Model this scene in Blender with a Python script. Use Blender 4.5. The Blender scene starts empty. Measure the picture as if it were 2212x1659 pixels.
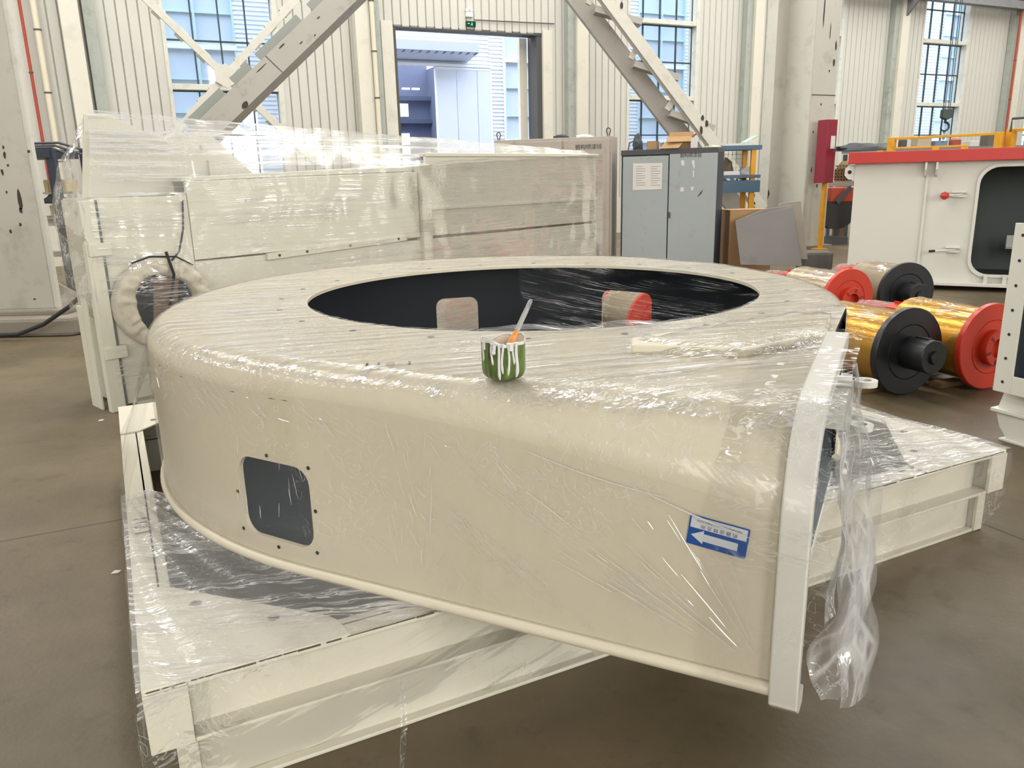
import bpy, bmesh, math, random
from mathutils import Vector, Matrix, noise
from mathutils.geometry import delaunay_2d_cdt, tessellate_polygon

SC = bpy.context.scene
COL = SC.collection
random.seed(7)
V = Vector

# ------------------------------------------------------------------ camera
FPX, CX, CY = 1690.0, 1106.0, 829.5
PITCH, ROLL, CAMH = math.radians(14.8), math.radians(-1.4), 1.5
FW = V((0, math.cos(PITCH), -math.sin(PITCH)))
_r0 = V((1, 0, 0)); _u0 = _r0.cross(FW)
RT = _r0 * math.cos(ROLL) + _u0 * math.sin(ROLL)
UP = -_r0 * math.sin(ROLL) + _u0 * math.cos(ROLL)
CAMP = V((0, 0, CAMH))
cam_d = bpy.data.cameras.new('camera'); cam_o = bpy.data.objects.new('camera', cam_d); COL.objects.link(cam_o)
cam_d.sensor_width = 36.0; cam_d.lens = FPX / 2212.0 * 36.0; cam_d.clip_start = 0.05; cam_d.clip_end = 300
cam_o.matrix_world = Matrix(((RT.x, UP.x, -FW.x, 0), (RT.y, UP.y, -FW.y, 0), (RT.z, UP.z, -FW.z, CAMH), (0, 0, 0, 1)))
SC.camera = cam_o

def at(u, v, y):            # the place a measured sight line reaches at depth y
    d = RT * ((u - CX) / FPX) - UP * ((v - CY) / FPX) + FW
    return CAMP + d * (y / d.y)
def atz(u, v, z):           # ... at height z
    d = RT * ((u - CX) / FPX) - UP * ((v - CY) / FPX) + FW
    return CAMP + d * ((z - CAMH) / d.z)

# hall axes: T along the long wall, NRM out of it into the hall
YW = math.radians(25.0)
TD = V((math.cos(YW), math.sin(YW), 0)); NRM = V((math.sin(YW), -math.cos(YW), 0)); P0 = V((-0.868, 19.5, 0))
def W(t, n, z): return P0 + TD * t + NRM * n + V((0, 0, z))

# ------------------------------------------------------------------ light and view
SC.view_settings.view_transform = 'Standard'
SC.view_settings.look = 'None'
SC.view_settings.gamma = 1.0
SC.view_settings.use_curve_mapping = False
SC.view_settings.exposure = -0.32
SC.cycles.use_denoising = True
SC.cycles.use_adaptive_sampling = True
SC.cycles.adaptive_threshold = 0.10
SC.cycles.adaptive_min_samples = 16
SC.cycles.transparent_max_bounces = 32
SC.cycles.max_bounces = 5
SC.cycles.diffuse_bounces = 2
SC.cycles.glossy_bounces = 2
SC.cycles.sample_clamp_indirect = 6.0
wd = bpy.data.worlds.new('overcast'); SC.world = wd; wd.use_nodes = True
wd.node_tree.nodes['Background'].inputs[0].default_value = (0.81, 0.875, 1.0, 1)
wd.node_tree.nodes['Background'].inputs[1].default_value = 6.6
LAMP_W = 860.0
for k in range(8):           # daylight strips in the hall roof
    ld = bpy.data.lights.new('roof_light_strip', 'AREA'); ld.shape = 'RECTANGLE'
    ld.size = 1.5; ld.size_y = 12.5; ld.energy = LAMP_W; ld.color = (1.0, 0.975, 0.93)
    lo = bpy.data.objects.new('roof_light_strip', ld); COL.objects.link(lo)
    lo.location = W(-17 + k * 5.6, 7.3, 9.3)
    lo.rotation_euler = (0, 0, YW)
for k in range(7):           # fill panels added at the windowless wall behind, brightening what faces the viewpoint
    ld = bpy.data.lights.new('front_fill_light', 'AREA'); ld.shape = 'RECTANGLE'
    ld.size = 2.1; ld.size_y = 5.4; ld.energy = 430.0; ld.color = (1.0, 0.98, 0.94)
    lo = bpy.data.objects.new('front_fill_light', ld); COL.objects.link(lo)
    lo.location = W(-19 + k * 5.6, 24.9, 4.4)
    lo.rotation_euler = (-NRM).to_track_quat('-Z', 'Y').to_euler()

# ------------------------------------------------------------------ helpers
def lin(h):
    h = h.lstrip('#'); c = [int(h[i:i + 2], 16) / 255 for i in (0, 2, 4)]
    return tuple((x / 12.92 if x <= 0.04045 else ((x + 0.055) / 1.055) ** 2.4) for x in c) + (1,)

def nodes(m):
    m.use_nodes = True; nt = m.node_tree; nt.nodes.clear(); return nt, nt.nodes, nt.links

MATS = {}
def mat(name, col, rough=0.5, metal=0.0, var=0.0, dirt=None, dscale=3.0, damt=0.35, bump=0.0, bscale=60.0, coat=0.0, stretch=(1, 1, 1), dlo=0.52, dhi=0.72):
    """painted / plain surface: base colour with slight tone variation and worn or dirty patches"""
    if name in MATS: return MATS[name]
    m = bpy.data.materials.new(name); nt, N, L = nodes(m)
    out = N.new('ShaderNodeOutputMaterial'); b = N.new('ShaderNodeBsdfPrincipled'); L.new(b.outputs[0], out.inputs[0])
    b.inputs['Roughness'].default_value = rough; b.inputs['Metallic'].default_value = metal
    if coat: b.inputs['Coat Weight'].default_value = coat
    c = lin(col) if isinstance(col, str) else col
    tc = N.new('ShaderNodeTexCoord'); mp = N.new('ShaderNodeMapping'); L.new(tc.outputs['Object'], mp.inputs[0]); mp.inputs['Scale'].default_value = stretch
    rgb = N.new('ShaderNodeRGB'); rgb.outputs[0].default_value = c; cur = rgb.outputs[0]
    if var:
        n = N.new('ShaderNodeTexNoise'); n.inputs['Scale'].default_value = 1.7; n.inputs['Detail'].default_value = 5; L.new(mp.outputs[0], n.inputs[0])
        r = N.new('ShaderNodeMapRange'); r.inputs[3].default_value = 1 - var; r.inputs[4].default_value = 1 + var * 0.6; L.new(n.outputs[0], r.inputs[0])
        x = N.new('ShaderNodeMix'); x.data_type = 'RGBA'; x.blend_type = 'MULTIPLY'; x.inputs[0].default_value = 1
        L.new(cur, x.inputs[6]); L.new(r.outputs[0], x.inputs[7]); cur = x.outputs[2]
    if dirt:
        n = N.new('ShaderNodeTexNoise'); n.inputs['Scale'].default_value = dscale; n.inputs['Detail'].default_value = 8; n.inputs['Roughness'].default_value = 0.68; L.new(mp.outputs[0], n.inputs[0])
        r = N.new('ShaderNodeMapRange'); r.inputs[1].default_value = dlo; r.inputs[2].default_value = dhi; r.inputs[4].default_value = damt; L.new(n.outputs[0], r.inputs[0])
        x = N.new('ShaderNodeMix'); x.data_type = 'RGBA'; L.new(r.outputs[0], x.inputs[0]); L.new(cur, x.inputs[6]); x.inputs[7].default_value = lin(dirt); cur = x.outputs[2]
    L.new(cur, b.inputs['Base Color'])
    if bump:
        n = N.new('ShaderNodeTexNoise'); n.inputs['Scale'].default_value = bscale; n.inputs['Detail'].default_value = 4; L.new(mp.outputs[0], n.inputs[0])
        bp = N.new('ShaderNodeBump'); bp.inputs['Strength'].default_value = bump; bp.inputs['Distance'].default_value = 0.01; L.new(n.outputs[0], bp.inputs['Height']); L.new(bp.outputs[0], b.inputs['Normal'])
    MATS[name] = m; return m

def emit(name, col, s):
    if name in MATS: return MATS[name]
    m = bpy.data.materials.new(name); nt, N, L = nodes(m); o = N.new('ShaderNodeOutputMaterial'); e = N.new('ShaderNodeEmission')
    e.inputs[0].default_value = lin(col); e.inputs[1].default_value = s; L.new(e.outputs[0], o.inputs[0]); MATS[name] = m; return m

def glass(name, tint, gl=0.07, haze=0.0, hcol='#dfe6ee'):
    if name in MATS: return MATS[name]
    m = bpy.data.materials.new(name); nt, N, L = nodes(m); o = N.new('ShaderNodeOutputMaterial')
    t = N.new('ShaderNodeBsdfTransparent'); t.inputs[0].default_value = lin(tint)
    g = N.new('ShaderNodeBsdfGlossy'); g.inputs['Roughness'].default_value = 0.03
    d = N.new('ShaderNodeBsdfDiffuse'); d.inputs[0].default_value = lin(hcol)
    x0 = N.new('ShaderNodeMixShader'); x0.inputs[0].default_value = haze; L.new(t.outputs[0], x0.inputs[1]); L.new(d.outputs[0], x0.inputs[2])
    x = N.new('ShaderNodeMixShader'); x.inputs[0].default_value = gl; L.new(x0.outputs[0], x.inputs[1]); L.new(g.outputs[0], x.inputs[2]); L.new(x.outputs[0], o.inputs[0])
    MATS[name] = m; return m

def film(name, rot=(0, 0, 0), scale=(0.5, 40, 40), lines=0.5, lw=0.035, patch=(0.40, 0.62), strength=0.35, crumple=0.5, cscale=14.0, fres=0.45, haze=0.02, rough=0.06, wobble=0.06):
    """clear stretch film: see-through, shiny, with thin pulled pleats along one direction and crumpled patches, their highlights painted in as white lines"""
    if name in MATS: return MATS[name]
    m = bpy.data.materials.new(name); nt, N, L = nodes(m); o = N.new('ShaderNodeOutputMaterial')
    def math_(op, a=None, b=None, c=None, clamp=False):
        n = N.new('ShaderNodeMath'); n.operation = op; n.use_clamp = clamp
        for k, x in enumerate((a, b, c)):
            if x is None: continue
            if isinstance(x, (int, float)): n.inputs[k].default_value = x
            else: L.new(x, n.inputs[k])
        return n.outputs[0]
    def noise_(vec, sc, det=3, rg=0.55, dist=0.0):
        n = N.new('ShaderNodeTexNoise'); n.inputs['Scale'].default_value = sc; n.inputs['Detail'].default_value = det; n.inputs['Roughness'].default_value = rg; n.inputs['Distortion'].default_value = dist; L.new(vec, n.inputs[0]); return n
    def smooth(x, lo, hi, a=0.0, b=1.0):
        n = N.new('ShaderNodeMapRange'); n.interpolation_type = 'SMOOTHSTEP'; n.inputs[1].default_value = lo; n.inputs[2].default_value = hi; n.inputs[3].default_value = a; n.inputs[4].default_value = b; L.new(x, n.inputs[0]); return n.outputs[0]
    tc = N.new('ShaderNodeTexCoord'); mp0 = N.new('ShaderNodeMapping'); mp0.inputs['Rotation'].default_value = rot; L.new(tc.outputs['Object'], mp0.inputs[0])
    wob = noise_(mp0.outputs[0], 1.1, 0)
    wv = N.new('ShaderNodeVectorMath'); wv.operation = 'MULTIPLY_ADD'; wv.inputs[1].default_value = (wobble,) * 3; L.new(wob.outputs['Color'], wv.inputs[0]); L.new(mp0.outputs[0], wv.inputs[2])
    mp = N.new('ShaderNodeMapping'); mp.inputs['Scale'].default_value = scale; L.new(wv.outputs[0], mp.inputs[0])
    n1 = noise_(mp.outputs[0], 1.0, 2, 0.6).outputs[0]
    mpb = N.new('ShaderNodeMapping'); mpb.inputs['Scale'].default_value = tuple(x * 2.3 for x in scale); mpb.inputs['Location'].default_value = (3.1, 1.7, 5.2); L.new(wv.outputs[0], mpb.inputs[0])
    n1b = noise_(mpb.outputs[0], 1.0, 1, 0.5).outputs[0]
    pm = smooth(noise_(mp0.outputs[0], 1.9, 1, 0.6).outputs[0], patch[0], patch[1])
    pm2 = smooth(noise_(mpb.outputs[0], 0.28, 0, 0.5).outputs[0], 0.42, 0.62)
    r1 = smooth(math_('ABSOLUTE', math_('SUBTRACT', n1, 0.5)), 0.0, lw, 1.0, 0.0)
    r2 = smooth(math_('ABSOLUTE', math_('SUBTRACT', n1b, 0.52)), 0.0, lw * 1.3, 0.8, 0.0)
    ln = math_('MULTIPLY', math_('MULTIPLY', math_('MAXIMUM', r1, r2), pm), pm2)
    cr = noise_(mp0.outputs[0], cscale, 2, 0.6, 1.2).outputs[0]
    rc = smooth(math_('ABSOLUTE', math_('SUBTRACT', cr, 0.5)), 0.0, 0.02, 1.0, 0.0)
    cm = smooth(noise_(mp0.outputs[0], 2.6, 0, 0.5).outputs[0], 0.52, 0.66)
    cl_ = math_('MULTIPLY', math_('MULTIPLY', rc, cm), crumple)
    h = math_('ADD', math_('MULTIPLY', n1, 1.0), math_('MULTIPLY', math_('MULTIPLY', cr, cm), crumple * 2.2))
    bp = N.new('ShaderNodeBump'); bp.inputs['Strength'].default_value = strength; bp.inputs['Distance'].default_value = 0.02; L.new(h, bp.inputs['Height'])
    fr = N.new('ShaderNodeFresnel'); fr.inputs['IOR'].default_value = 1.5; L.new(bp.outputs[0], fr.inputs['Normal'])
    fg = math_('ADD', math_('MULTIPLY', fr.outputs[0], fres), math_('MULTIPLY', ln, lines * 0.35), clamp=True)
    fv = math_('ADD', math_('MULTIPLY', math_('MAXIMUM', ln, cl_), lines), haze, clamp=True)  # white highlight lines painted on pleats and crumples, plus the film's even haze
    t = N.new('ShaderNodeBsdfTransparent'); d = N.new('ShaderNodeBsdfDiffuse'); d.inputs[0].default_value = (0.95, 0.95, 0.95, 1)
    tr = N.new('ShaderNodeBsdfTranslucent'); tr.inputs[0].default_value = (0.95, 0.95, 0.95, 1)
    dt = N.new('ShaderNodeMixShader'); dt.inputs[0].default_value = 0.3; L.new(d.outputs[0], dt.inputs[1]); L.new(tr.outputs[0], dt.inputs[2])
    g = N.new('ShaderNodeBsdfGlossy'); g.inputs['Roughness'].default_value = rough; L.new(bp.outputs[0], g.inputs['Normal'])
    x1 = N.new('ShaderNodeMixShader'); L.new(fv, x1.inputs[0]); L.new(t.outputs[0], x1.inputs[1]); L.new(dt.outputs[0], x1.inputs[2])
    x2 = N.new('ShaderNodeMixShader'); L.new(fg, x2.inputs[0]); L.new(x1.outputs[0], x2.inputs[1]); L.new(g.outputs[0], x2.inputs[2])
    L.new(x2.outputs[0], o.inputs[0]); MATS[name] = m; return m

def thing(name, label, cat, loc=(0, 0, 0), group=None, kind=None, rotz=0.0):
    o = bpy.data.objects.new(name, None); COL.objects.link(o); o.location = loc; o.rotation_euler = (0, 0, rotz); o.empty_display_size = 0.1
    tag(o, label, cat, group, kind); return o
def tag(o, label=None, cat=None, group=None, kind=None):
    if label: o['label'] = label
    if cat: o['category'] = cat
    if group: o['group'] = group
    if kind: o['kind'] = kind
    return o

class Fr:
    """a local frame: a along ex, b along ey, c along ez"""
    def __init__(s, o, ex, ey=None, ez=(0, 0, 1)):
        s.o = V(o); s.x = V(ex).normalized(); s.z = V(ez).normalized(); s.y = V(ey).normalized() if ey is not None else s.z.cross(s.x).normalized()
    def __call__(s, a, b=0.0, c=0.0): return s.o + s.x * a + s.y * b + s.z * c
WORLD = Fr((0, 0, 0), (1, 0, 0), (0, 1, 0))
HALL = Fr(P0, TD, NRM)

class MB:
    def __init__(s): s.v = []; s.f = []
    def raw(s, v, f):
        k = len(s.v); s.v += [V(p) for p in v]; s.f += [tuple(i + k for i in q) for q in f]; return s
    def box(s, fr, a0, a1, b0, b1, c0, c1):
        p = [fr(a, b, c) for c in (c0, c1) for a, b in ((a0, b0), (a1, b0), (a1, b1), (a0, b1))]
        return s.raw(p, [(3, 2, 1, 0), (4, 5, 6, 7), (0, 1, 5, 4), (1, 2, 6, 5), (2, 3, 7, 6), (3, 0, 4, 7)])
    def cbox(s, c, sx, sy, sz, fr=WORLD):
        f = Fr(c, fr.x, fr.y, fr.z); return s.box(f, -sx / 2, sx / 2, -sy / 2, sy / 2, -sz / 2, sz / 2)
    def prism(s, pts, off):
        """closed polygon of 3-D points pushed along off"""
        n = len(pts); off = V(off); p = [V(q) for q in pts] + [V(q) + off for q in pts]
        return s.raw(p, [tuple(range(n))[::-1], tuple(range(n, 2 * n))] + [(i, (i + 1) % n, n + (i + 1) % n, n + i) for i in range(n)])
    def bar(s, p, q, w, h, up=(0, 0, 1)):
        p = V(p); q = V(q); d = (q - p); l = d.length; d.normalize(); side = d.cross(V(up)); side.normalize(); u = side.cross(d)
        return s.box(Fr(p, d, side, u), 0, l, -w / 2, w / 2, -h / 2, h / 2)
    def tube(s, path, r, seg=10, caps=True):
        path = [V(p) for p in path]; rings = []; n = len(path); prev = None
        for i, p in enumerate(path):
            d = (path[min(i + 1, n - 1)] - path[max(i - 1, 0)]).normalized()
            if prev is None:
                a = d.cross(V((0, 0, 1)));  a = a if a.length > 1e-3 else d.cross(V((1, 0, 0)))
            else: a = prev - d * prev.dot(d)
            a.normalize(); prev = a; b = d.cross(a); rr = r[i] if isinstance(r, (list, tuple)) else r
            rings.append([p + a * (math.cos(2 * math.pi * k / seg) * rr) + b * (math.sin(2 * math.pi * k / seg) * rr) for k in range(seg)])
        vs = [q for g in rings for q in g]; fs = []
        for i in range(n - 1):
            for k in range(seg):
                fs.append((i * seg + k, i * seg + (k + 1) % seg, (i + 1) * seg + (k + 1) % seg, (i + 1) * seg + k))
        if caps: fs += [tuple(range(seg))[::-1], tuple(range((n - 1) * seg, n * seg))]
        return s.raw(vs, fs)
    def lathe(s, fr, prof, seg=48):
        """profile of (radius, height along fr.z)"""
        vs = []; fs = []; n = len(prof)
        for k in range(seg):
            a = 2 * math.pi * k / seg
            for r, h in prof: vs.append(fr(r * math.cos(a), r * math.sin(a), h))
        for k in range(seg):
            for i in range(n - 1):
                fs.append((k * n + i, ((k + 1) % seg) * n + i, ((k + 1) % seg) * n + i + 1, k * n + i + 1))
        return s.raw(vs, fs)
    def grid(s, fn, nu, nv):
        vs = [fn(i / nu, j / nv) for j in range(nv + 1) for i in range(nu + 1)]
        fs = [(j * (nu + 1) + i, j * (nu + 1) + i + 1, (j + 1) * (nu + 1) + i + 1, (j + 1) * (nu + 1) + i) for j in range(nv) for i in range(nu)]
        return s.raw(vs, fs)
    def build(s, name, m, parent=None, smooth=False, bevel=0.0, kind=None, label=None, ang=40):
        me = bpy.data.meshes.new(name)
        off = V(parent['_o']) if parent is not None and '_o' in parent else V((0, 0, 0))
        me.from_pydata([tuple(p) for p in s.v], [], s.f); me.update()
        bm = bmesh.new(); bm.from_mesh(me); bmesh.ops.remove_doubles(bm, verts=bm.verts, dist=1e-5); bmesh.ops.recalc_face_normals(bm, faces=bm.faces)
        bm.to_mesh(me); bm.free()
        if smooth:
            for p in me.polygons: p.use_smooth = True
            try: me.set_sharp_from_angle(angle=math.radians(ang))
            except Exception: pass
        me.materials.append(m)
        o = bpy.data.objects.new(name, me); COL.objects.link(o)
        if parent is not None:
            o.parent = parent
            if parent.type == 'EMPTY' and not parent.get('_local'): o.location = -V(parent.location)
        if bevel:
            b = o.modifiers.new('soft_edges', 'BEVEL'); b.width = bevel; b.segments = 2; b.limit_method = 'ANGLE'; b.angle_limit = math.radians(40)
        if kind: o['kind'] = kind
        if label: o['label'] = label
        return o

def sheet(fn, nu, nv, name, m, parent, amp=0.0, freq=6.0, smooth=True):
    """film sheet: gridded surface with gentle ripples"""
    def g(a, b):
        p = V(fn(a, b))
        if amp: p = p + V((noise.noise(p * freq), noise.noise(p * freq + V((7, 3, 1))), noise.noise(p * freq + V((1, 9, 4))))) * amp
        return p
    o = MB().grid(g, nu, nv).build(name, m, parent, smooth, ang=180); return o

def text_mesh(txt, size, fr, m, parent, name, align='LEFT', squash=1.0, lift=0.001):
    cu = bpy.data.curves.new(name, 'FONT'); cu.body = txt; cu.size = size; cu.align_x = align; cu.resolution_u = 2
    to = bpy.data.objects.new(name, cu); COL.objects.link(to)
    dg = bpy.context.evaluated_depsgraph_get(); me = bpy.data.meshes.new_from_object(to.evaluated_get(dg)); bpy.data.objects.remove(to); bpy.data.curves.remove(cu)
    for v in me.vertices: v.co = fr(v.co.x * squash, v.co.y, lift)
    me.materials.clear(); me.materials.append(m); me.name = name
    o = bpy.data.objects.new(name, me); COL.objects.link(o); o.parent = parent
    if parent.type == 'EMPTY' and not parent.get('_local'): o.location = -V(parent.location)
    return o

def rrect(w, h, r, seg=5):
    pts = []
    for cx, cy, a0 in ((w / 2 - r, h / 2 - r, 0), (-w / 2 + r, h / 2 - r, 90), (-w / 2 + r, -h / 2 + r, 180), (w / 2 - r, -h / 2 + r, 270)):
        for k in range(seg + 1):
            a = math.radians(a0 + 90 * k / seg); pts.append((cx + r * math.cos(a), cy + r * math.sin(a)))
    return pts

def copy_tree(o, parent=None):
    c = o.copy(); COL.objects.link(c)
    if parent is not None: c.parent = parent
    for ch in list(o.children): copy_tree(ch, c)
    return c
# ------------------------------------------------------------------ materials of the place
M_FLOOR = bpy.data.materials.new('concrete_floor')
nt, N, L = nodes(M_FLOOR)
out = N.new('ShaderNodeOutputMaterial'); b = N.new('ShaderNodeBsdfPrincipled'); L.new(b.outputs[0], out.inputs[0])
tc = N.new('ShaderNodeTexCoord')
n1 = N.new('ShaderNodeTexNoise'); n1.inputs['Scale'].default_value = 0.8; n1.inputs['Detail'].default_value = 8; n1.inputs['Roughness'].default_value = 0.62; L.new(tc.outputs['Object'], n1.inputs[0])
cr = N.new('ShaderNodeValToRGB'); cr.color_ramp.elements[0].position = 0.34; cr.color_ramp.elements[0].color = lin('#51462f'); cr.color_ramp.elements[1].position = 0.68; cr.color_ramp.elements[1].color = lin('#74664e'); L.new(n1.outputs[0], cr.inputs[0])
n2 = N.new('ShaderNodeTexNoise'); n2.inputs['Scale'].default_value = 5.0; n2.inputs['Detail'].default_value = 9; n2.inputs['Roughness'].default_value = 0.75; L.new(tc.outputs['Object'], n2.inputs[0])
mr = N.new('ShaderNodeMapRange'); mr.inputs[1].default_value = 0.56; mr.inputs[2].default_value = 0.74; mr.inputs[4].default_value = 0.75; L.new(n2.outputs[0], mr.inputs[0])
mx = N.new('ShaderNodeMix'); mx.data_type = 'RGBA'; L.new(mr.outputs[0], mx.inputs[0]); L.new(cr.outputs[0], mx.inputs[6]); mx.inputs[7].default_value = lin('#40372a')
L.new(mx.outputs[2], b.inputs['Base Color'])
rr = N.new('ShaderNodeMapRange'); rr.inputs[3].default_value = 0.33; rr.inputs[4].default_value = 0.62; L.new(n2.outputs[0], rr.inputs[0]); L.new(rr.outputs[0], b.inputs['Roughness'])
n3 = N.new('ShaderNodeTexNoise'); n3.inputs['Scale'].default_value = 45; n3.inputs['Detail'].default_value = 5; L.new(tc.outputs['Object'], n3.inputs[0])
bp = N.new('ShaderNodeBump'); bp.inputs['Strength'].default_value = 0.12; bp.inputs['Distance'].default_value = 0.01; L.new(n3.outputs[0], bp.inputs['Height']); L.new(bp.outputs[0], b.inputs['Normal'])

M_CLAD = mat('cream_cladding', '#cbcac1', 0.5, var=0.05, dirt='#9c998c', dscale=2.6, damt=0.5, stretch=(1, 1, 0.55), dlo=0.56, dhi=0.78)
M_CLADBACK = mat('cladding_joint', '#a9a698', 0.7)
M_PLAIN = mat('plain_wall', '#cfccc0', 0.7, var=0.05)
M_CEIL = mat('roof_sheet', '#8d8f90', 0.7, var=0.05)
M_CREAMCOL = mat('cream_post', '#d8d4c6', 0.45, var=0.04, dirt='#a8a597', dscale=2, damt=0.35)
M_GREYPOST = mat('grey_post', '#a9afa6', 0.5, var=0.06, dirt='#6f736c', dscale=4, damt=0.5)
M_WFRAME = mat('window_frame_green', '#2c3f40', 0.4)
M_WTRANS = mat('transom_white', '#d4d3c8', 0.5, dirt='#8f8d84', dscale=6, damt=0.4)
M_GLASS = glass('window_glass', '#eef3f6', 0.07, 0.05)
M_DARKJAMB = mat('dark_jamb', '#4b4a48', 0.6)

# ------------------------------------------------------------------ floor, walls, roof
fl = MB()
fl.raw([W(-22, -0.6, 0), W(30, -0.6, 0), W(30, 25, 0), W(-22, 25, 0), W(-22, -0.6, -0.3), W(30, -0.6, -0.3), W(30, 25, -0.3), W(-22, 25, -0.3)],
       [(0, 1, 2, 3), (7, 6, 5, 4), (0, 4, 5, 1), (1, 5, 6, 2), (2, 6, 7, 3), (3, 7, 4, 0)])
floor = tag(fl.build('floor', M_FLOOR), 'worn grey brown concrete hall floor', 'floor', kind='structure')
M_JOINT = mat('floor_joint_filler', '#6a6258', 0.8)
for (t, n0, n1) in ((-9.8, 2, 24.5), (-4.3, 2, 24.5), (1.2, 2, 24.5)):
    MB().box(HALL, t - 0.006, t + 0.006, n0, n1, 0.0, 0.0015).build('expansion_joint', M_JOINT, floor)
for n in (9.6, 14.2):
    MB().box(HALL, -16, 20, n - 0.006, n + 0.006, 0.0, 0.0015).build('expansion_joint', M_JOINT, floor)
tag(MB().box(HALL, -22, 30, -0.6, 25, 9.5, 9.7).build('ceiling', M_CEIL), 'grey sheet roof underside of the hall', 'ceiling', kind='structure')
tag(MB().box(HALL, -22.2, -22, -0.6, 25, 0, 9.5).build('wall_left', M_PLAIN), 'plain cream end wall out to the left', 'wall', kind='structure')
tag(MB().box(HALL, 30, 30.2, -0.6, 25, 0, 9.5).build('wall_right', M_PLAIN), 'plain cream end wall out to the right', 'wall', kind='structure')
tag(MB().box(HALL, -22, 30, 25, 25.2, 0, 9.5).build('wall_front', M_PLAIN), 'plain cream wall behind the viewpoint', 'wall', kind='structure')

WINS = [(-6.47, -4.29), (4.43, 6.60), (9.72, 11.80), (15.15, 17.25), (20.55, 22.65)]
ZS, ZT = 1.6, 7.1
DOOR = (-1.73, 1.97, 4.80)
opens = [(a, b_, ZS, ZT) for a, b_ in WINS] + [(DOOR[0], DOOR[1], 0, DOOR[2])]
back = MB(); edges = sorted([(a, b_, z0, z1) for a, b_, z0, z1 in opens]); t0 = -22
for a, b_, z0, z1 in edges:
    back.box(HALL, t0, a, -0.35, -0.03, 0, 9.5)
    if z0 > 0: back.box(HALL, a, b_, -0.35, -0.03, 0, z0)
    back.box(HALL, a, b_, -0.35, -0.03, z1, 9.5); t0 = b_
back.box(HALL, t0, 30, -0.35, -0.03, 0, 9.5)
wall = tag(back.build('wall_back', M_CLADBACK), 'long cream clad wall with tall windows and a big door', 'wall', kind='structure')
# vertical cladding boards, one object each, meshes shared by height
_bm = {}
def board(t, w, z0, z1):
    key = (round(w, 3), round(z1 - z0, 2))
    if key not in _bm:
        h = z1 - z0; x0, x1 = 0.004, w - 0.006
        vs = [(x0, 0, 0), (x0 + 0.012, -0.03, 0), (x1 - 0.012, -0.03, 0), (x1, 0, 0)]
        vs = vs + [(x, y, h) for x, y, z in vs]
        me = bpy.data.meshes.new('cladding_board')
        me.from_pydata(vs, [], [(0, 1, 5, 4), (1, 2, 6, 5), (2, 3, 7, 6), (3, 2, 1, 0), (4, 5, 6, 7)]); me.materials.append(M_CLAD); _bm[key] = me
    o = bpy.data.objects.new('cladding_board', _bm[key]); COL.objects.link(o); o.parent = wall
    o.location = W(t, -0.03, z0); o.rotation_euler = (0, 0, YW); return o
segs = []; t0 = -11.2
for a, b_, z0, z1 in edges + [(23.2, 23.2, 0, 0)]:
    segs.append((t0, a, 0.9, 8.4)); 
    if b_ > a: segs.append((a, b_, z1, 8.4))
    t0 = b_
for a, b_, z0, z1 in segs:
    n = max(1, round((b_ - a) / 0.195)); w = (b_ - a) / n
    for k in range(n): board(a + k * w, w, z0, z1)
tag(MB().box(HALL, -22, DOOR[0], -0.03, 0.03, 0, 0.9).build('baseboard_left', M_PLAIN), 'plain low plinth under the cladding left of the big door', 'plinth', kind='structure')
tag(MB().box(HALL, DOOR[1], 30, -0.03, 0.03, 0, 0.9).build('baseboard_right', M_PLAIN), 'plain low plinth under the cladding right of the big door', 'plinth', kind='structure')

# windows: white side casings, thick pale transoms, thin dark bars, single panes
ROWS = [1.6, 2.5, 3.43, 4.33, 5.28, 6.2, 7.1]
_pm = None
for wi, (a, b_) in enumerate(WINS):
    w = thing('window_%d' % (wi + 1), ['tall many paned window behind the thin crossed braces, left of the big door', 'tall many paned window behind the laced diagonal brace', 'tall window mostly hidden by the big grey column', 'tall window behind the hanging crane hook', 'tall window at the far right edge of the wall'][wi], 'window', W((a + b_) / 2, 0, ZS), kind='structure')
    cw = (b_ - a) / 4
    MB().box(HALL, a - 0.02, a + 0.05, -0.3, 0.03, ZS, ZT).box(HALL, b_ - 0.05, b_ + 0.06, -0.3, 0.03, ZS, ZT).box(HALL, a, b_, -0.3, 0.05, ZS - 0.06, ZS).build('casing', M_WTRANS, w)
    for z in (3.43, 5.28): MB().box(HALL, a, b_, -0.24, 0.02, z - 0.06, z + 0.05).build('transom', M_WTRANS, w, bevel=0.006)
    for z in (2.5, 4.33, 6.2): MB().box(HALL, a + 0.05, b_ - 0.05, -0.2, -0.15, z - 0.016, z + 0.016).build('glazing_bar', M_WFRAME, w)
    for z in (3.43, 5.28): MB().box(HALL, a + 0.05, b_ - 0.05, -0.2, -0.13, z - 0.085, z - 0.06).build('glazing_bar', M_WFRAME, w)
    for k in range(5):
        t = a + 0.04 + (cw - 0.02) * k
        MB().box(HALL, t - 0.014, t + 0.014, -0.2, -0.15, ZS, ZT).build('mullion', M_WFRAME, w)
    for k in range(4):
        for r in range(6):
            MB().box(HALL, a + 0.054 + (cw - 0.02) * k, a + 0.026 + (cw - 0.02) * (k + 1), -0.18, -0.174, ROWS[r] + 0.02, ROWS[r + 1] - 0.02).build('pane', M_GLASS, w)

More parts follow.
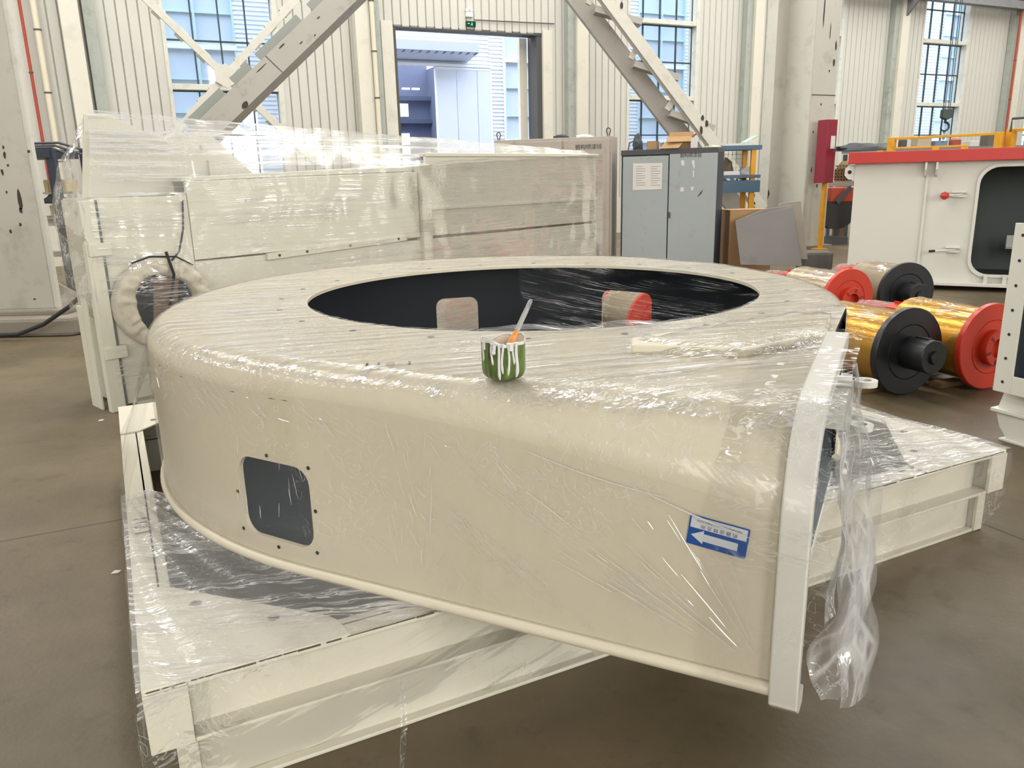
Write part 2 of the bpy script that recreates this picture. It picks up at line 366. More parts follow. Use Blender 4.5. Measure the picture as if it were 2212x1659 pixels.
# big door opening: dark jambs, cream leaf slid to the right
d1 = thing('door_1', 'tall open sliding door showing the neighbouring building outside', 'door', W(0.1, 0, 0), kind='structure')
MB().box(HALL, DOOR[0] - 0.02, DOOR[0] + 0.05, -0.36, 0.0, 0, 4.8).build('jamb', M_DARKJAMB, d1)
MB().box(HALL, DOOR[0], DOOR[1], -0.36, 0.0, 4.77, 4.83).build('lintel', M_DARKJAMB, d1)
MB().box(HALL, DOOR[1] - 0.36, DOOR[1] - 0.16, -0.62, -0.5, 0, 4.78).build('door_leaf', M_CREAMCOL, d1)
MB().box(HALL, DOOR[1] - 0.13, DOOR[1] + 0.01, -0.5, -0.02, 0, 4.8).build('jamb', M_DARKJAMB, d1)
for a, b_ in ((-2.02, -1.75), (1.99, 2.24)):
    MB().box(HALL, a, b_, 0.0, 0.03, 0, 4.9).build('trim_strip', M_CREAMCOL, d1)

# wall posts and pipes
M_PIPEW = mat('cream_pipe', '#dad3bd', 0.35)
M_PIPER = mat('red_pipe', '#a8412f', 0.4, var=0.1)
M_DARKCLIP = mat('dark_clip', '#54514b', 0.5)
posts = [(-8.05, 'leftmost cream wall post beside the two pipes'), (-2.5, 'cream wall post just left of the big door'), (2.95, 'cream wall post just right of the big door'),
         (8.45, 'cream wall post between the laced brace and the grey column'), (14.05, 'cream wall post left of the crane hook window'), (19.55, 'cream wall post with the thin red riser at the far right')]
for i, (t, lab) in enumerate(posts):
    p = thing('wall_post', lab, 'post', W(t, 0, 0), 'wall posts')
    MB().box(HALL, t - 0.16, t + 0.16, 0.02, 0.30, 0, 8.4).build('front_face', M_CREAMCOL, p, bevel=0.008)
    if i < 2: MB().box(HALL, t + 0.22, t + 0.42, 0.02, 0.14, 0, 8.4).build('grey_side', M_GREYPOST, p)
    else: MB().box(HALL, t - 0.36, t - 0.165, 0.02, 0.2, 0, 8.4).build('grey_side', M_GREYPOST, p)
    MB().box(HALL, t - 0.2, t + 0.2, 0.0, 0.36, 0, 0.08).build('foot_plate', M_GREYPOST, p)
def pipe(t, n, r, z0, z1, name, lab, m, clips):
    p = thing(name, lab, 'pipe', W(t, n, z0), 'wall pipes')
    MB().tube([W(t, n, z0), W(t, n, z1)], r, 12).build('tube', m, p, True)
    for z in clips:
        MB().lathe(Fr(W(t, n, z), (1, 0, 0)), [(r + 0.001, -0.015), (r + 0.012, -0.012), (r + 0.012, 0.012), (r + 0.001, 0.015)], 14).build('clip', M_DARKCLIP, p, True)
pipe(-8.62, 0.12, 0.055, 0.3, 8.4, 'downpipe', 'cream downpipe at the far left beside the red riser', M_PIPEW, (2.0, 3.25, 4.35, 5.3))
pipe(-2.30, 0.36, 0.05, 0.3, 8.4, 'downpipe', 'cream downpipe on the wall post left of the big door', M_PIPEW, (3.25, 4.2, 5.2))
pipe(-8.84, 0.12, 0.028, 1.0, 8.4, 'red_riser', 'thin red riser pipe at the far left of the wall', M_PIPER, (2.3, 3.6))
pipe(8.82, 0.35, 0.03, 1.0, 8.4, 'red_riser', 'thin red riser pipe just left of the grey column', M_PIPER, (3.0,))
pipe(19.2, 0.35, 0.035, 1.0, 6.3, 'red_riser', 'thin red riser pipe at the far right with clamps', M_PIPER, (3.6, 4.8))
rp = tag(MB().tube([W(6.0, 1.2, 6.55), W(12, 1.2, 6.5), W(24, 1.2, 6.25)], 0.04, 10).build('red_main_pipe', M_PIPER, None, True), 'long red pipe running under the roof at the upper right', 'pipe')

# exit sign, lamp head, conduit above the big door
M_SIGN = emit('exit_sign_green', '#0e7d4e', 0.55); M_SIGNW = emit('exit_sign_mark', '#b8ffe0', 1.2); M_WHITEP = mat('white_plastic', '#e4e4de', 0.4)
ex = thing('exit_sign', 'small green exit sign above the big door', 'sign', W(0.12, 0.05, 4.88))
MB().box(HALL, 0.0, 0.24, 0.0, 0.05, 4.87, 4.99).build('sign_body', mat('sign_dark_green', '#1f3d33', 0.4), ex, bevel=0.004)
MB().box(HALL, 0.012, 0.228, 0.05, 0.054, 4.885, 4.975).build('sign_face', M_SIGN, ex)
mk = MB()
fs = Fr(W(0.12, 0.056, 4.93), TD, V((0, 0, 1)), NRM)
mk.prism([fs(-0.09, 0.005), fs(-0.06, 0.022), fs(-0.06, 0.012), fs(-0.03, 0.012), fs(-0.03, -0.004), fs(-0.06, -0.004), fs(-0.06, -0.014)], NRM * 0.002)
mk.prism([fs(-0.02, -0.035), fs(0.0, -0.005), fs(0.02, 0.01), fs(0.05, 0.005), fs(0.03, -0.01), fs(0.045, -0.035), fs(0.03, -0.035), fs(0.015, -0.015), fs(-0.008, -0.035)], NRM * 0.002)
mk.prism([fs(0.02 + 0.011 * math.cos(k), 0.026 + 0.011 * math.sin(k)) for k in [i * math.pi / 4 for i in range(8)]], NRM * 0.002)
mk.build('running_figure_mark', M_SIGNW, ex)
el = thing('emergency_lamp', 'white twin head emergency lamp above the exit sign', 'lamp', W(0.08, 0.05, 5.05))
MB().box(HALL, 0.0, 0.17, 0.0, 0.07, 5.07, 5.18).build('lamp_box', M_WHITEP, el, bevel=0.01)
for t in (0.03, 0.14): MB().lathe(Fr(W(t, 0.04, 5.215), (1, 0, 0)), [(0.001, -0.035), (0.034, -0.03), (0.04, 0), (0.034, 0.03), (0.001, 0.035)], 12).build('lamp_head', M_WHITEP, el, True)
tag(MB().tube([W(0.2, 0.04, 5.02), W(2.3, 0.04, 5.05)], 0.012, 8).build('conduit', M_DARKCLIP, None, True), 'thin grey conduit running right from the exit sign', 'conduit')

# grey beam added under the roof, standing in for a shadowy stained band
bm_ = thing('shadow_band_beam', 'added grey beam standing in for a shadowy band at the upper right', 'beam', W(14, 0.5, 6.3))
M_BEAM = mat('grey_beam', '#7f8080', 0.6, var=0.1, dirt='#55534f', dscale=3, damt=0.5)
MB().box(HALL, 9.5, 24, 0.40, 0.44, 6.35, 6.95).build('web', M_BEAM, bm_)
MB().box(HALL, 9.5, 24, 0.30, 0.54, 6.30, 6.35).build('lower_flange', M_BEAM, bm_)
for t in (9.9, 14.05, 19.55): MB().prism([W(t - 0.04, 0.3, 5.85), W(t - 0.04, 0.75, 6.3), W(t - 0.04, 0.3, 6.3)], TD * 0.08).build('bracket', M_BEAM, bm_)
# ------------------------------------------------------------------ neighbouring building seen through door and windows
M_SIDING = mat('pale_siding', '#e6ebf6', 0.5, var=0.03)
M_TRIMB = mat('pale_trim', '#eef2fa', 0.5)
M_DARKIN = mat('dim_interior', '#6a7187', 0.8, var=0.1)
M_GLASSB = mat('pale_window_glass', '#c6d4e8', 0.15)
M_BARB = mat('pale_green_bars', '#b9d6dc', 0.5)
NB = -8.0
g = tag(MB().box(HALL, -26, 48, -14, -0.6, -0.3, -0.02).build('yard_ground', mat('yard_concrete', '#a9a7a2', 0.8, var=0.08)), 'grey concrete yard outside the big door', 'ground', kind='structure')
bd = thing('factory_building', 'pale blue ribbed factory building outside the big door and windows', 'building', W(3, NB, 0))
glassbays = [(4.68 + 5.45 * k, 6.84 + 5.45 * k) for k in (-3, -2, 0, 1, 2, 3, 4, 5)]
gate = (-1.4, 4.1, 5.05)
def siding(a, b_, z0, z1):
    n = int((z1 - z0) / 0.125); m_ = MB(); h = (z1 - z0) / n; pts = []
    for k in range(n):
        z = z0 + k * h
        pts += [(z, 0.0), (z + h * 0.45, 0.0), (z + h * 0.55, 0.035), (z + h * 0.95, 0.035)]
    pts.append((z1, 0.0))
    vs = [W(a, NB + d, z) for z, d in pts] + [W(b_, NB + d, z) for z, d in pts]; q = len(pts)
    m_.raw(vs, [(i, q + i, q + i + 1, i + 1) for i in range(q - 1)])
    m_.build('siding', M_SIDING, bd)
t0 = -22
for a, b_ in glassbays + [(gate[0], gate[1])]: pass
allb = sorted([(a, b_, 'g') for a, b_ in glassbays] + [(gate[0], gate[1], 'd')])
for a, b_, k in allb:
    siding(t0, a, 0, 10); t0 = b_
    if k == 'd': siding(a, b_, gate[2] + 0.1, 10)
siding(t0, 46, 0, 10)
for a, b_ in glassbays:
    MB().box(HALL, a, b_, NB - 0.2, NB - 0.1, 0.5, 10).build('window', M_GLASSB, bd)
    for t in (a, a + 1.03, b_ - 0.06): MB().box(HALL, t, t + 0.06, NB - 0.1, NB + 0.03, 0.5, 10).build('window_bar', M_BARB, bd)
    for z in (1.75, 2.65, 3.55, 4.48, 6.3, 7.2, 9.0): MB().box(HALL, a, b_, NB - 0.1, NB + 0.0, z, z + 0.05).build('window_bar', M_BARB, bd)
    for z in (2.65, 5.32, 8.1): MB().box(HALL, a, b_, NB - 0.1, NB + 0.05, z, z + 0.13).build('window_sill', M_TRIMB, bd)
# gate opening with room behind, sliding leaf, track, canopy
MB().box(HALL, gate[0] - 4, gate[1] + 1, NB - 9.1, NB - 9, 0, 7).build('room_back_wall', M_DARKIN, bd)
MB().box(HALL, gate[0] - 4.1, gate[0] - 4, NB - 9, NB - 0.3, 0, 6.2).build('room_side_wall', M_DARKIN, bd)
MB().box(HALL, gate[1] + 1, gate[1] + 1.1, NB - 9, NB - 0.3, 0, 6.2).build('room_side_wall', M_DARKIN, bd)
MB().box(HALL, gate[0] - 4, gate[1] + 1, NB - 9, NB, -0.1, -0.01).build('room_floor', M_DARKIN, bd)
M_BRIGHTW = emit('daylit_far_window', '#e8f2ff', 1.6)
for t in (3.3, 3.75):
    for z0, z1 in ((4.2, 4.75), (3.0, 3.5), (2.3, 2.95), (1.5, 2.2)):
        MB().box(HALL, t, t + 0.38, NB - 8.98, NB - 8.94, z0, z1).build('far_window', M_BRIGHTW, bd)
MB().box(HALL, 2.6, 2.9, NB - 5.0, NB - 4.9, 4.9, 4.96).box(HALL, 3.0, 3.3, NB - 5.0, NB - 4.9, 4.9, 4.96).build('strip_lamp', emit('strip_lamp_glow', '#ffffff', 4), bd)
for z in (3.9, 4.85): MB().box(HALL, gate[0] - 4, gate[1] + 1, NB - 8.9, NB - 8.6, z, z + 0.18).build('crane_rail', mat('crane_rail_grey', '#4f576a', 0.6), bd)
for k in range(3):
    a = 2.12 + [0, 0.73, 1.48][k]; b_ = 2.12 + [0.71, 1.46, 1.95][k]
    MB().box(HALL, a, b_, NB + 0.12, NB + 0.17, 0.05, 5.0).build('gate_panel', mat('gate_sheet', '#d3dbee', 0.35, var=0.05), bd)
MB().box(HALL, 2.08, 2.13, NB + 0.11, NB + 0.18, 0.05, 5.05).box(HALL, 4.06, 4.11, NB + 0.11, NB + 0.18, 0.05, 5.05).box(HALL, 2.08, 4.11, NB + 0.11, NB + 0.18, 5.0, 5.06).build('gate_frame', M_TRIMB, bd)
MB().box(HALL, -1.5, 4.15, NB + 0.04, NB + 0.2, 5.08, 5.16).build('gate_track', M_TRIMB, bd)
cp = MB().prism([W(-3, NB + 0.03, 5.85), W(-3, NB + 1.1, 5.7), W(-3, NB + 1.1, 5.42), W(-3, NB + 0.03, 5.25)], TD * 6.3).build('canopy', mat('canopy_sheet', '#bcc4d8', 0.5), bd)
for k in range(24): MB().box(HALL, -3 + k * 0.27, -3 + k * 0.27 + 0.05, NB + 0.05, NB + 1.05, 5.37, 5.41).build('canopy_rib', mat('canopy_rib_grey', '#77809a', 0.5), cp)
MB().box(HALL, 4.62, 4.68, NB, NB + 0.06, 0, 10).build('corner_trim', M_TRIMB, bd)
MB().box(HALL, 2.0, 2.04, NB, NB + 0.05, 5.9, 10).build('panel_seam', M_TRIMB, bd)
# ------------------------------------------------------------------ painted machine materials
M_CREAM = mat('cream_machine_paint', '#dad1bb', 0.33, var=0.035, dirt='#b5a988', dscale=1.6, damt=0.35, stretch=(1.6, 1.6, 0.6), dlo=0.55, dhi=0.8)
M_CREAM2 = mat('cream_skid_paint', '#dbd6c4', 0.4, var=0.04, dirt='#8d8471', dscale=3.2, damt=0.45, dlo=0.60, dhi=0.78)
M_CREAM3 = mat('ivory_panel_paint', '#dcd9c8', 0.38, var=0.03)
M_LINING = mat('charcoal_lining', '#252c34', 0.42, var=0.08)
M_LINING2 = mat('grey_primer', '#646a6d', 0.5, var=0.06)
M_HOLE = mat('bolt_hole_dark', '#2c2a27', 0.8)
M_RUST = mat('edge_scrape', '#5a4f45', 0.7, var=0.2)
M_MARK = mat('pen_mark', '#3b3a38', 0.7)
M_FLANGE = mat('flange_paint', '#d8d6cd', 0.3, var=0.03)

# plan of the scroll casing: drum round CC, straight run to the outlet corner
CC = V((0.10, 3.58, 0)); R0 = 1.0; ZTOP = 1.0; ZBOT = 0.36
FN = V((0.575, 1.525, 0)); FD = V((0.45, 0.893, 0)).normalized(); FO = V((FD.y, -FD.x, 0)); FLEN = 1.58
RK = [(-27.0, 1.34), (0, 1.34), (20, 1.36), (45, 1.46), (75, 1.62), (100, 1.67), (150, 1.67), (180, 1.63), (215, 1.62), (242.8, 1.62)]
def rad(th):
    for (a, ra), (b_, rb) in zip(RK, RK[1:]):
        if a <= th <= b_:
            k = (th - a) / (b_ - a); k = k * k * (3 - 2 * k); return ra + (rb - ra) * k
    return RK[-1][1]
path = []
for i in range(101):
    th = -27 + (242.8 + 27) * i / 100; a = math.radians(th); path.append(CC + V((math.cos(a), math.sin(a), 0)) * rad(th))
tan_pt = path[-1].copy(); NS = 26
for i in range(1, NS + 1): path.append(tan_pt.lerp(FN, i / NS))
NP = len(path)
arc = [0.0]
for p, q in zip(path, path[1:]): arc.append(arc[-1] + (q - p).length)
STRAIGHT0 = arc[100]; STRAIGHTL = arc[-1] - arc[100]
def fillet(u):
    if u < STRAIGHT0: return 0.09
    k = (u - STRAIGHT0) / STRAIGHTL; return 0.09 + 0.13 * k * k
def pnt(u, inset=0.0):
    u = max(0, min(arc[-1], u)); i = 0; j = NP - 1
    while j - i > 1:
        m_ = (i + j) // 2
        if arc[m_] <= u: i = m_
        else: j = m_
    k = (u - arc[i]) / (arc[j] - arc[i]); p = path[i].lerp(path[j], k)
    t = path[min(j + 1, NP - 1)] - path[max(i - 1, 0)]; n = V((t.y, -t.x, 0)).normalized()   # outward
    return p - n * inset, n
def wall_dist(p):
    best = (9, 0)
    for i in range(NP - 1):
        a = path[i]; b_ = path[i + 1]; e = b_ - a; k = max(0, min(1, (p - a).dot(e) / e.length_squared)); d = (p - a - e * k).length
        if d < best[0]: best = (d, arc[i] + e.length * k)
    return best
def top_z(p, lift=0.0):
    d, u = wall_dist(p); a = fillet(u)
    if d >= a: return ZTOP + lift
    x = 1 - d / a; return ZTOP - a * (1 - math.sqrt(max(0, 1 - x * x))) + lift
def ray_out(th):
    d = V((math.cos(th), math.sin(th), 0)); best = 9
    poly = path + [path[0]]
    for a, b_ in zip(poly, poly[1:]):
        e = b_ - a; den = d.x * e.y - d.y * e.x
        if abs(den) < 1e-9: continue
        w = a - CC; t = (w.x * e.y - w.y * e.x) / den; s = (w.x * d.y - w.y * d.x) / den
        if t > 0 and -1e-6 <= s <= 1 + 1e-6: best = min(best, t)
    return best
NTH = 190; RAD = [i / 9 * 0.6 for i in range(10)] + [0.6 + 0.4 * math.sin(math.pi / 2 * k / 16) for k in range(1, 17)]
ths = sorted([2 * math.pi * i / NTH for i in range(NTH)] + [math.atan2(q.y - CC.y, q.x - CC.x) % (2 * math.pi) for q in (FN, path[0])])
def top_grid(lift, drop_in=0.0, r_in=R0):
    vs = []; fs = []; m_ = len(RAD); n = len(ths)
    for th in ths:
        ro = ray_out(th) - 1e-4; d = V((math.cos(th), math.sin(th), 0))
        for k in RAD:
            p = CC + d * (r_in + (ro - r_in) * k); vs.append(V((p.x, p.y, top_z(p, lift))))
    for i in range(n):
        for j in range(m_ - 1): fs.append((i * m_ + j, ((i + 1) % n) * m_ + j, ((i + 1) % n) * m_ + j + 1, i * m_ + j + 1))
    return vs, fs
cas = thing('scroll_casing', 'large cream scroll shaped machine casing with round top opening, wrapped in clear film', 'machine casing', (CC.x, CC.y, ZBOT))
TV, TF = top_grid(0.0)
tp = MB().raw(TV, TF)
ring = [CC + V((math.cos(t), math.sin(t), 0)) * R0 for t in ths]           # edge of the opening
n = len(ring); tp.raw([p + V((0, 0, ZTOP)) for p in ring] + [p + V((0, 0, ZTOP - 0.014)) for p in ring], [(i, (i + 1) % n, n + (i + 1) % n, n + i) for i in range(n)])
tp.build('top_plate', M_CREAM, cas, True, ang=50)
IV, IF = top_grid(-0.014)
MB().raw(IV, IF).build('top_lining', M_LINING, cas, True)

# side wall with cut-outs
def u_of_theta(th):
    best = 0
    for i in range(101):
        if -27 + 269.8 * i / 100 <= th: best = arc[i]
    return best
HOLES = []                                   # (centre u, centre z, width, height)
for th0, th1, z0, z1 in ((234.3, 245.6, 0.447, 0.703), (101.0, 110.8, 0.47, 0.735), (58.4, 71.6, 0.48, 0.775)):
    a = arc[int(round((th0 + 27) / 2.698))]; b_ = arc[int(round((th1 + 27) / 2.698))]
    k0 = (th0 + 27) / 269.8 * 100; a = arc[int(k0)] + (arc[int(k0) + 1] - arc[int(k0)]) * (k0 % 1)
    k1 = (th1 + 27) / 269.8 * 100; b_ = arc[int(k1)] + (arc[min(100, int(k1)) + 1] - arc[int(k1)]) * (k1 % 1)
    HOLES.append(((a + b_) / 2, (z0 + z1) / 2, b_ - a, z1 - z0))
def wall_cdt():
    pts = []; edges = []
    bu = [arc[-1] * i / 150 for i in range(151)]
    bot = [(u, ZBOT) for u in bu]; topl = [(u, ZTOP - fillet(u) + 0.006) for u in bu[::-1]]
    outer = bot + topl; pts += outer; edges += [(i, (i + 1) % len(outer)) for i in range(len(outer))]
    loops = []
    for cu, cz, w, h in HOLES:
        lp = [(cu + x, cz + y) for x, y in rrect(w, h, 0.055, 5)]; k = len(pts); pts += lp
        edges += [(k + i, k + (i + 1) % len(lp)) for i in range(len(lp))]; loops.append(lp)
    for i in range(1, 150):
        for z in (0.45, 0.55, 0.65, 0.74):
            u = bu[i]
            if all(abs(u - cu) > w / 2 + 0.012 or abs(z - cz) > h / 2 + 0.012 for cu, cz, w, h in HOLES): pts.append((u, z))
    r = delaunay_2d_cdt([V(p) for p in pts], edges, [], 1, 1e-6)
    vs = r[0]; fs = []
    for f in r[2]:
        c = sum((vs[i] for i in f), V((0, 0))) / len(f)
        if any(abs(c.x - cu) < w / 2 and abs(c.y - cz) < h / 2 and not (abs(c.x - cu) > w / 2 - 0.055 and abs(c.y - cz) > h / 2 - 0.055 and math.hypot(abs(c.x - cu) - w / 2 + 0.055, abs(c.y - cz) - h / 2 + 0.055) > 0.055) for cu, cz, w, h in HOLES): continue
        if c.y > ZTOP - fillet(c.x) + 0.0062: continue
        fs.append(tuple(f))
    return vs, fs, loops
WVS, WFS, LOOPS = wall_cdt()
def on_wall(u, z, inset=0.0):
    p, n = pnt(u, inset); return V((p.x, p.y, z))
MB().raw([on_wall(q.x, q.y) for q in WVS], WFS).build('side_wall', M_CREAM, cas, True)
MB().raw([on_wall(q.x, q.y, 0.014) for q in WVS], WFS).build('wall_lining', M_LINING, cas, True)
for lp in LOOPS:
    n = len(lp); MB().raw([on_wall(u, z) for u, z in lp] + [on_wall(u, z, 0.014) for u, z in lp], [(i, (i + 1) % n, n + (i + 1) % n, n + i) for i in range(n)]).build('cutout_edge', M_CREAM, cas)
# bottom plate inside and rolled lip at the foot of the wall
MB().prism([V((p.x, p.y, ZBOT + 0.002)) for p in path[::3]] + [V((FN.x, FN.y, ZBOT + 0.002))], (0, 0, 0.01)).build('bottom_plate', M_LINING2, cas)
MB().tube([on_wall(arc[-1] * i / 220, ZBOT + 0.014, -0.006) for i in range(221)], 0.017, 10).build('bottom_lip', M_CREAM, cas, True)
# bolt holes round the near cut-out and on the top plate
def disc_on_wall(u, z, r): 
    p, n = pnt(u, -0.0012); t = V((-n.y, n.x, 0)); fr = Fr((p.x, p.y, z), t, V((0, 0, 1)), n)
    MB().prism([fr(r * math.cos(k * math.pi / 5), r * math.sin(k * math.pi / 5)) for k in range(10)], n * 0.001).build('bolt_hole', M_HOLE, cas)
cu, cz, w, h = HOLES[0]
for du, dz in ((-0.01, 0.5 * h + 0.018), (0.5 * w + 0.004, 0.5 * h + 0.004), (0.5 * w + 0.016, 0.0), (0.5 * w + 0.008, -0.5 * h - 0.006), (0.0, -0.5 * h - 0.02), (-0.5 * w - 0.012, -0.5 * h + 0.005), (-0.5 * w - 0.02, 0.0)):
    disc_on_wall(cu + du, cz + dz, 0.006)
for k in range(22):
    a = 2 * math.pi * k / 22 + 0.1; p = CC + V((math.cos(a), math.sin(a), 0)) * 1.12
    MB().prism([V((p.x + 0.012 * math.cos(i * 0.7854), p.y + 0.012 * math.sin(i * 0.7854), ZTOP + 0.0006)) for i in range(8)], (0, 0, 0.001)).build('bolt_hole', M_LINING2, cas)
text_mesh('118-1', 0.05, Fr(V((-0.42, 2.12, ZTOP + 0.001)), V((1, 0.1, 0)), V((-0.1, 1, 0))), M_MARK, cas, 'pen_mark', squash=1.3)
# raised step on the outlet side of the top plate
st = [(0.345, 2.20), (0.64, 2.115), (0.95, 2.30), (1.08, 2.60), (0.99, 2.66), (0.83, 2.56), (0.36, 2.30)]
MB().prism([V((x, y, ZTOP - 0.002)) for x, y in st], (0, 0, 0.03)).build('raised_step', M_CREAM, cas, bevel=0.006)
# outlet flange: a flat bar bent round the outlet
prof = [(0.10, 0.285), (0.03, 0.30), (-0.025, 0.345), (-0.035, 0.42), (-0.035, 0.72)]
for k in range(1, 9):
    a = math.pi * (1 - k / 16); prof.append((0.205 + 0.24 * math.cos(a), 0.76 + 0.265 * math.sin(a)))
prof += [(0.42, 1.04), (0.74, 1.055)]
def fpt(s, z, o): return FN + FD * s + FO * o + V((0, 0, z))
fl_ = MB(); inner = []
for i, (s, z) in enumerate(prof):
    a = prof[max(0, i - 1)]; b_ = prof[min(len(prof) - 1, i + 1)]; dx, dz = b_[0] - a[0], b_[1] - a[1]; l = math.hypot(dx, dz); inner.append((s + dz / l * 0.045, z - dx / l * 0.045))
rings = [[fpt(s, z, -0.01), fpt(s, z, 0.052), fpt(q[0], q[1], 0.052), fpt(q[0], q[1], -0.01)] for (s, z), q in zip(prof, inner)]
vs = [p for r in rings for p in r]; fs = []
for i in range(len(rings) - 1):
    for k in range(4): fs.append((i * 4 + k, i * 4 + (k + 1) % 4, i * 4 + 4 + (k + 1) % 4, i * 4 + 4 + k))
fs += [(0, 1, 2, 3), tuple(4 * len(rings) - 4 + k for k in (3, 2, 1, 0))]
fl_.raw(vs, fs).build('outlet_flange', M_FLANGE, cas, True, bevel=0.004, ang=30)
# foot of the flange
MB().box(Fr(FN, FD, FO), 0.08, 1.5, -0.014, -0.002, 0.33, 0.36).build('outlet_flange', M_FLANGE, cas, bevel=0.004)
# lug with two ring plates beside the outlet
lg = atz(1868, 833, 0.86); lf = Fr((lg.x, lg.y, 0), FO, FD)
for z in (0.86, 0.72):
    MB().lathe(Fr((lg.x, lg.y, z), (1, 0, 0)), [(0.018, 0), (0.036, 0), (0.036, 0.018), (0.018, 0.018), (0.018, 0)], 20).build('lug_ring', M_FLANGE, cas, True)
    MB().box(lf, -0.20, -0.03, -0.03, 0.03, z, z + 0.018).build('lug_plate', M_FLANGE, cas)
MB().box(lf, -0.18, -0.03, -0.006, 0.006, 0.72, 0.86).build('lug_web', M_FLANGE, cas)

# rotation sticker, upside down on the straight wall
M_BLUE = mat('sticker_blue', '#0f4fa0', 0.35); M_STW = mat('sticker_white', '#d9dbe0', 0.4); M_STT = mat('sticker_ink', '#262b35', 0.5)
SD = (FN - tan_pt).normalized(); SN = V((SD.y, -SD.x, 0))
if SN.y > 0: SN = -SN
so = tan_pt + SD * 1.220 + SN * 0.0035 + V((0, 0, 0.721))
tl = math.radians(-6.5)
ex_ = SD * math.cos(tl) + V((0, 0, 1)) * math.sin(tl); ey_ = V((0, 0, 1)) * math.cos(tl) - SD * math.sin(tl)
sf = Fr(so, ex_, ey_, SN); sw, sh = 0.132, 0.072
stk = MB().prism([sf(x, y) for x, y in rrect(sw, sh, 0.003, 3)], SN * 0.0006).build('direction_sticker', M_BLUE, cas, label='blue and white sticker with an arrow, upside down')
MB().prism([sf(-0.058, 0.0), sf(0.062, 0.0), sf(0.062, 0.033), sf(-0.058, 0.033)][::-1] if False else [sf(-0.062, 0.006), sf(0.062, 0.006), sf(0.062, 0.033), sf(-0.062, 0.033)], SN * 0.0012).build('text_panel', M_STW, stk)
ar = [(-0.058, -0.012), (-0.030, 0.0035), (-0.030, -0.004), (0.046, -0.004), (0.046, -0.022), (-0.030, -0.022), (-0.030, -0.029)]
MB().prism([sf(x, y) for x, y in ar], SN * 0.0012).build('arrow', M_STW, stk)
tfr = Fr(sf(0.046, 0.009, 0.0013), -ex_, -ey_, SN)
text_mesh('\u673a \u5668 \u8fd0 \u8f6c \u65b9 \u5411', 0.0105, Fr(sf(0.042, 0.0165, 0.0014), -ex_, -ey_, SN), M_STT, stk, 'sticker_text', squash=1.05, lift=0.0003)
text_mesh('MACHINE RUNNING DIRECTION', 0.0068, Fr(sf(0.050, 0.027, 0.0014), -ex_, -ey_, SN), M_STT, stk, 'sticker_text', squash=0.98, lift=0.0003)

# ------------------------------------------------------------------ clear film over the casing
F_TOP = film('film_top', (0, 0, math.radians(-14)), (0.9, 46, 46), 0.9, 0.035, (0.30, 0.52), 0.25, 0.5, 16)
F_WALL = film('film_wall', (0, math.radians(-40), math.radians(27)), (0.8, 26, 30), 0.5, 0.020, (0.50, 0.68), 0.18, 0.55, 11, 0.35, 0.012)
F_OPEN = film('film_opening', (0, 0, math.radians(62)), (0.5, 50, 50), 0.5, 0.022, (0.44, 0.62), 0.1, 0.12, 16, 0.02, 0.0)
F_BAG = film('film_bag', (0.3, 0.5, 0.2), (3, 14, 3), 0.5, 0.06, (0.3, 0.5), 0.5, 0.7, 18, 0.15, 0.10)
def in_step(p):
    c = False
    for i in range(len(st)):
        (x0, y0), (x1, y1) = st[i], st[i - 1]
        if (y0 > p.y) != (y1 > p.y) and p.x < (x1 - x0) * (p.y - y0) / (y1 - y0) + x0: c = not c
    return c
# one continuous sheet: over the top, round the shoulder and down the wall
fa0 = math.atan2(FN.y - CC.y, FN.x - CC.x) % (2 * math.pi); fa1 = math.atan2(path[0].y - CC.y, path[0].x - CC.x) % (2 * math.pi)
vs = []; fs = []; mi = []; NW = 12; m_ = len(RAD) + NW
FV, FF = top_grid(0.0)
for i, th in enumerate(ths):
    col = FV[i * len(RAD):(i + 1) * len(RAD)]
    d_, u_ = wall_dist(col[-1]); wp, wn = pnt(u_)
    for j, p in enumerate(col):
        k = 0.006 + 0.004 * noise.noise(V((p.x * 5, p.y * 9, 1))) + 0.002 * noise.noise(V((p.x * 14, p.y * 30, 4)))
        drop = max(0.0, min(1.0, (ZTOP - p.z) / 0.06)); k += 0.03 if in_step(p) else 0.0
        vs.append(p + V((0, 0, k)) * (1 - 0.7 * drop) + wn * (0.008 * drop))
    zt = col[-1].z
    for j in range(1, NW + 1):
        z = zt + (ZBOT - zt) * j / NW; k = 0.010 + 0.005 * noise.noise(V((u_ * 3 + z * 2, z * 3, 2))) * min(1, j / 3)
        vs.append(V((wp.x, wp.y, z)) + wn * k)
n = len(ths)
for i in range(n):
    mid = (ths[i] + 0.005) % (2 * math.pi); inflange = fa0 - 1e-6 <= mid <= fa1 - 0.004 if fa0 < fa1 else False
    for j in range(m_ - 1):
        if j >= len(RAD) - 1 and inflange: continue
        fs.append((i * m_ + j, ((i + 1) % n) * m_ + j, ((i + 1) % n) * m_ + j + 1, i * m_ + j + 1))
cf_ = MB().raw(vs, fs).build('film_wrap', F_TOP, cas, True, ang=180)
cf_.data.materials.append(F_WALL)
for p in cf_.data.polygons:
    if p.center.z < ZTOP - 0.035: p.material_index = 1
def of2(a, b_):
    x = -0.05 + 1.0 * a; h_ = math.sqrt(max(0.0004, 1.03 - x * x)); y = -h_ + 2 * h_ * b_; p = CC + V((x, y, 0))
    return V((p.x, p.y, ZTOP + 0.005 - 0.02 * math.sin(math.pi * b_) + 0.006 * noise.noise(p * 5)))
sheet(of2, 40, 40, 'film_wrap', F_OPEN, cas)
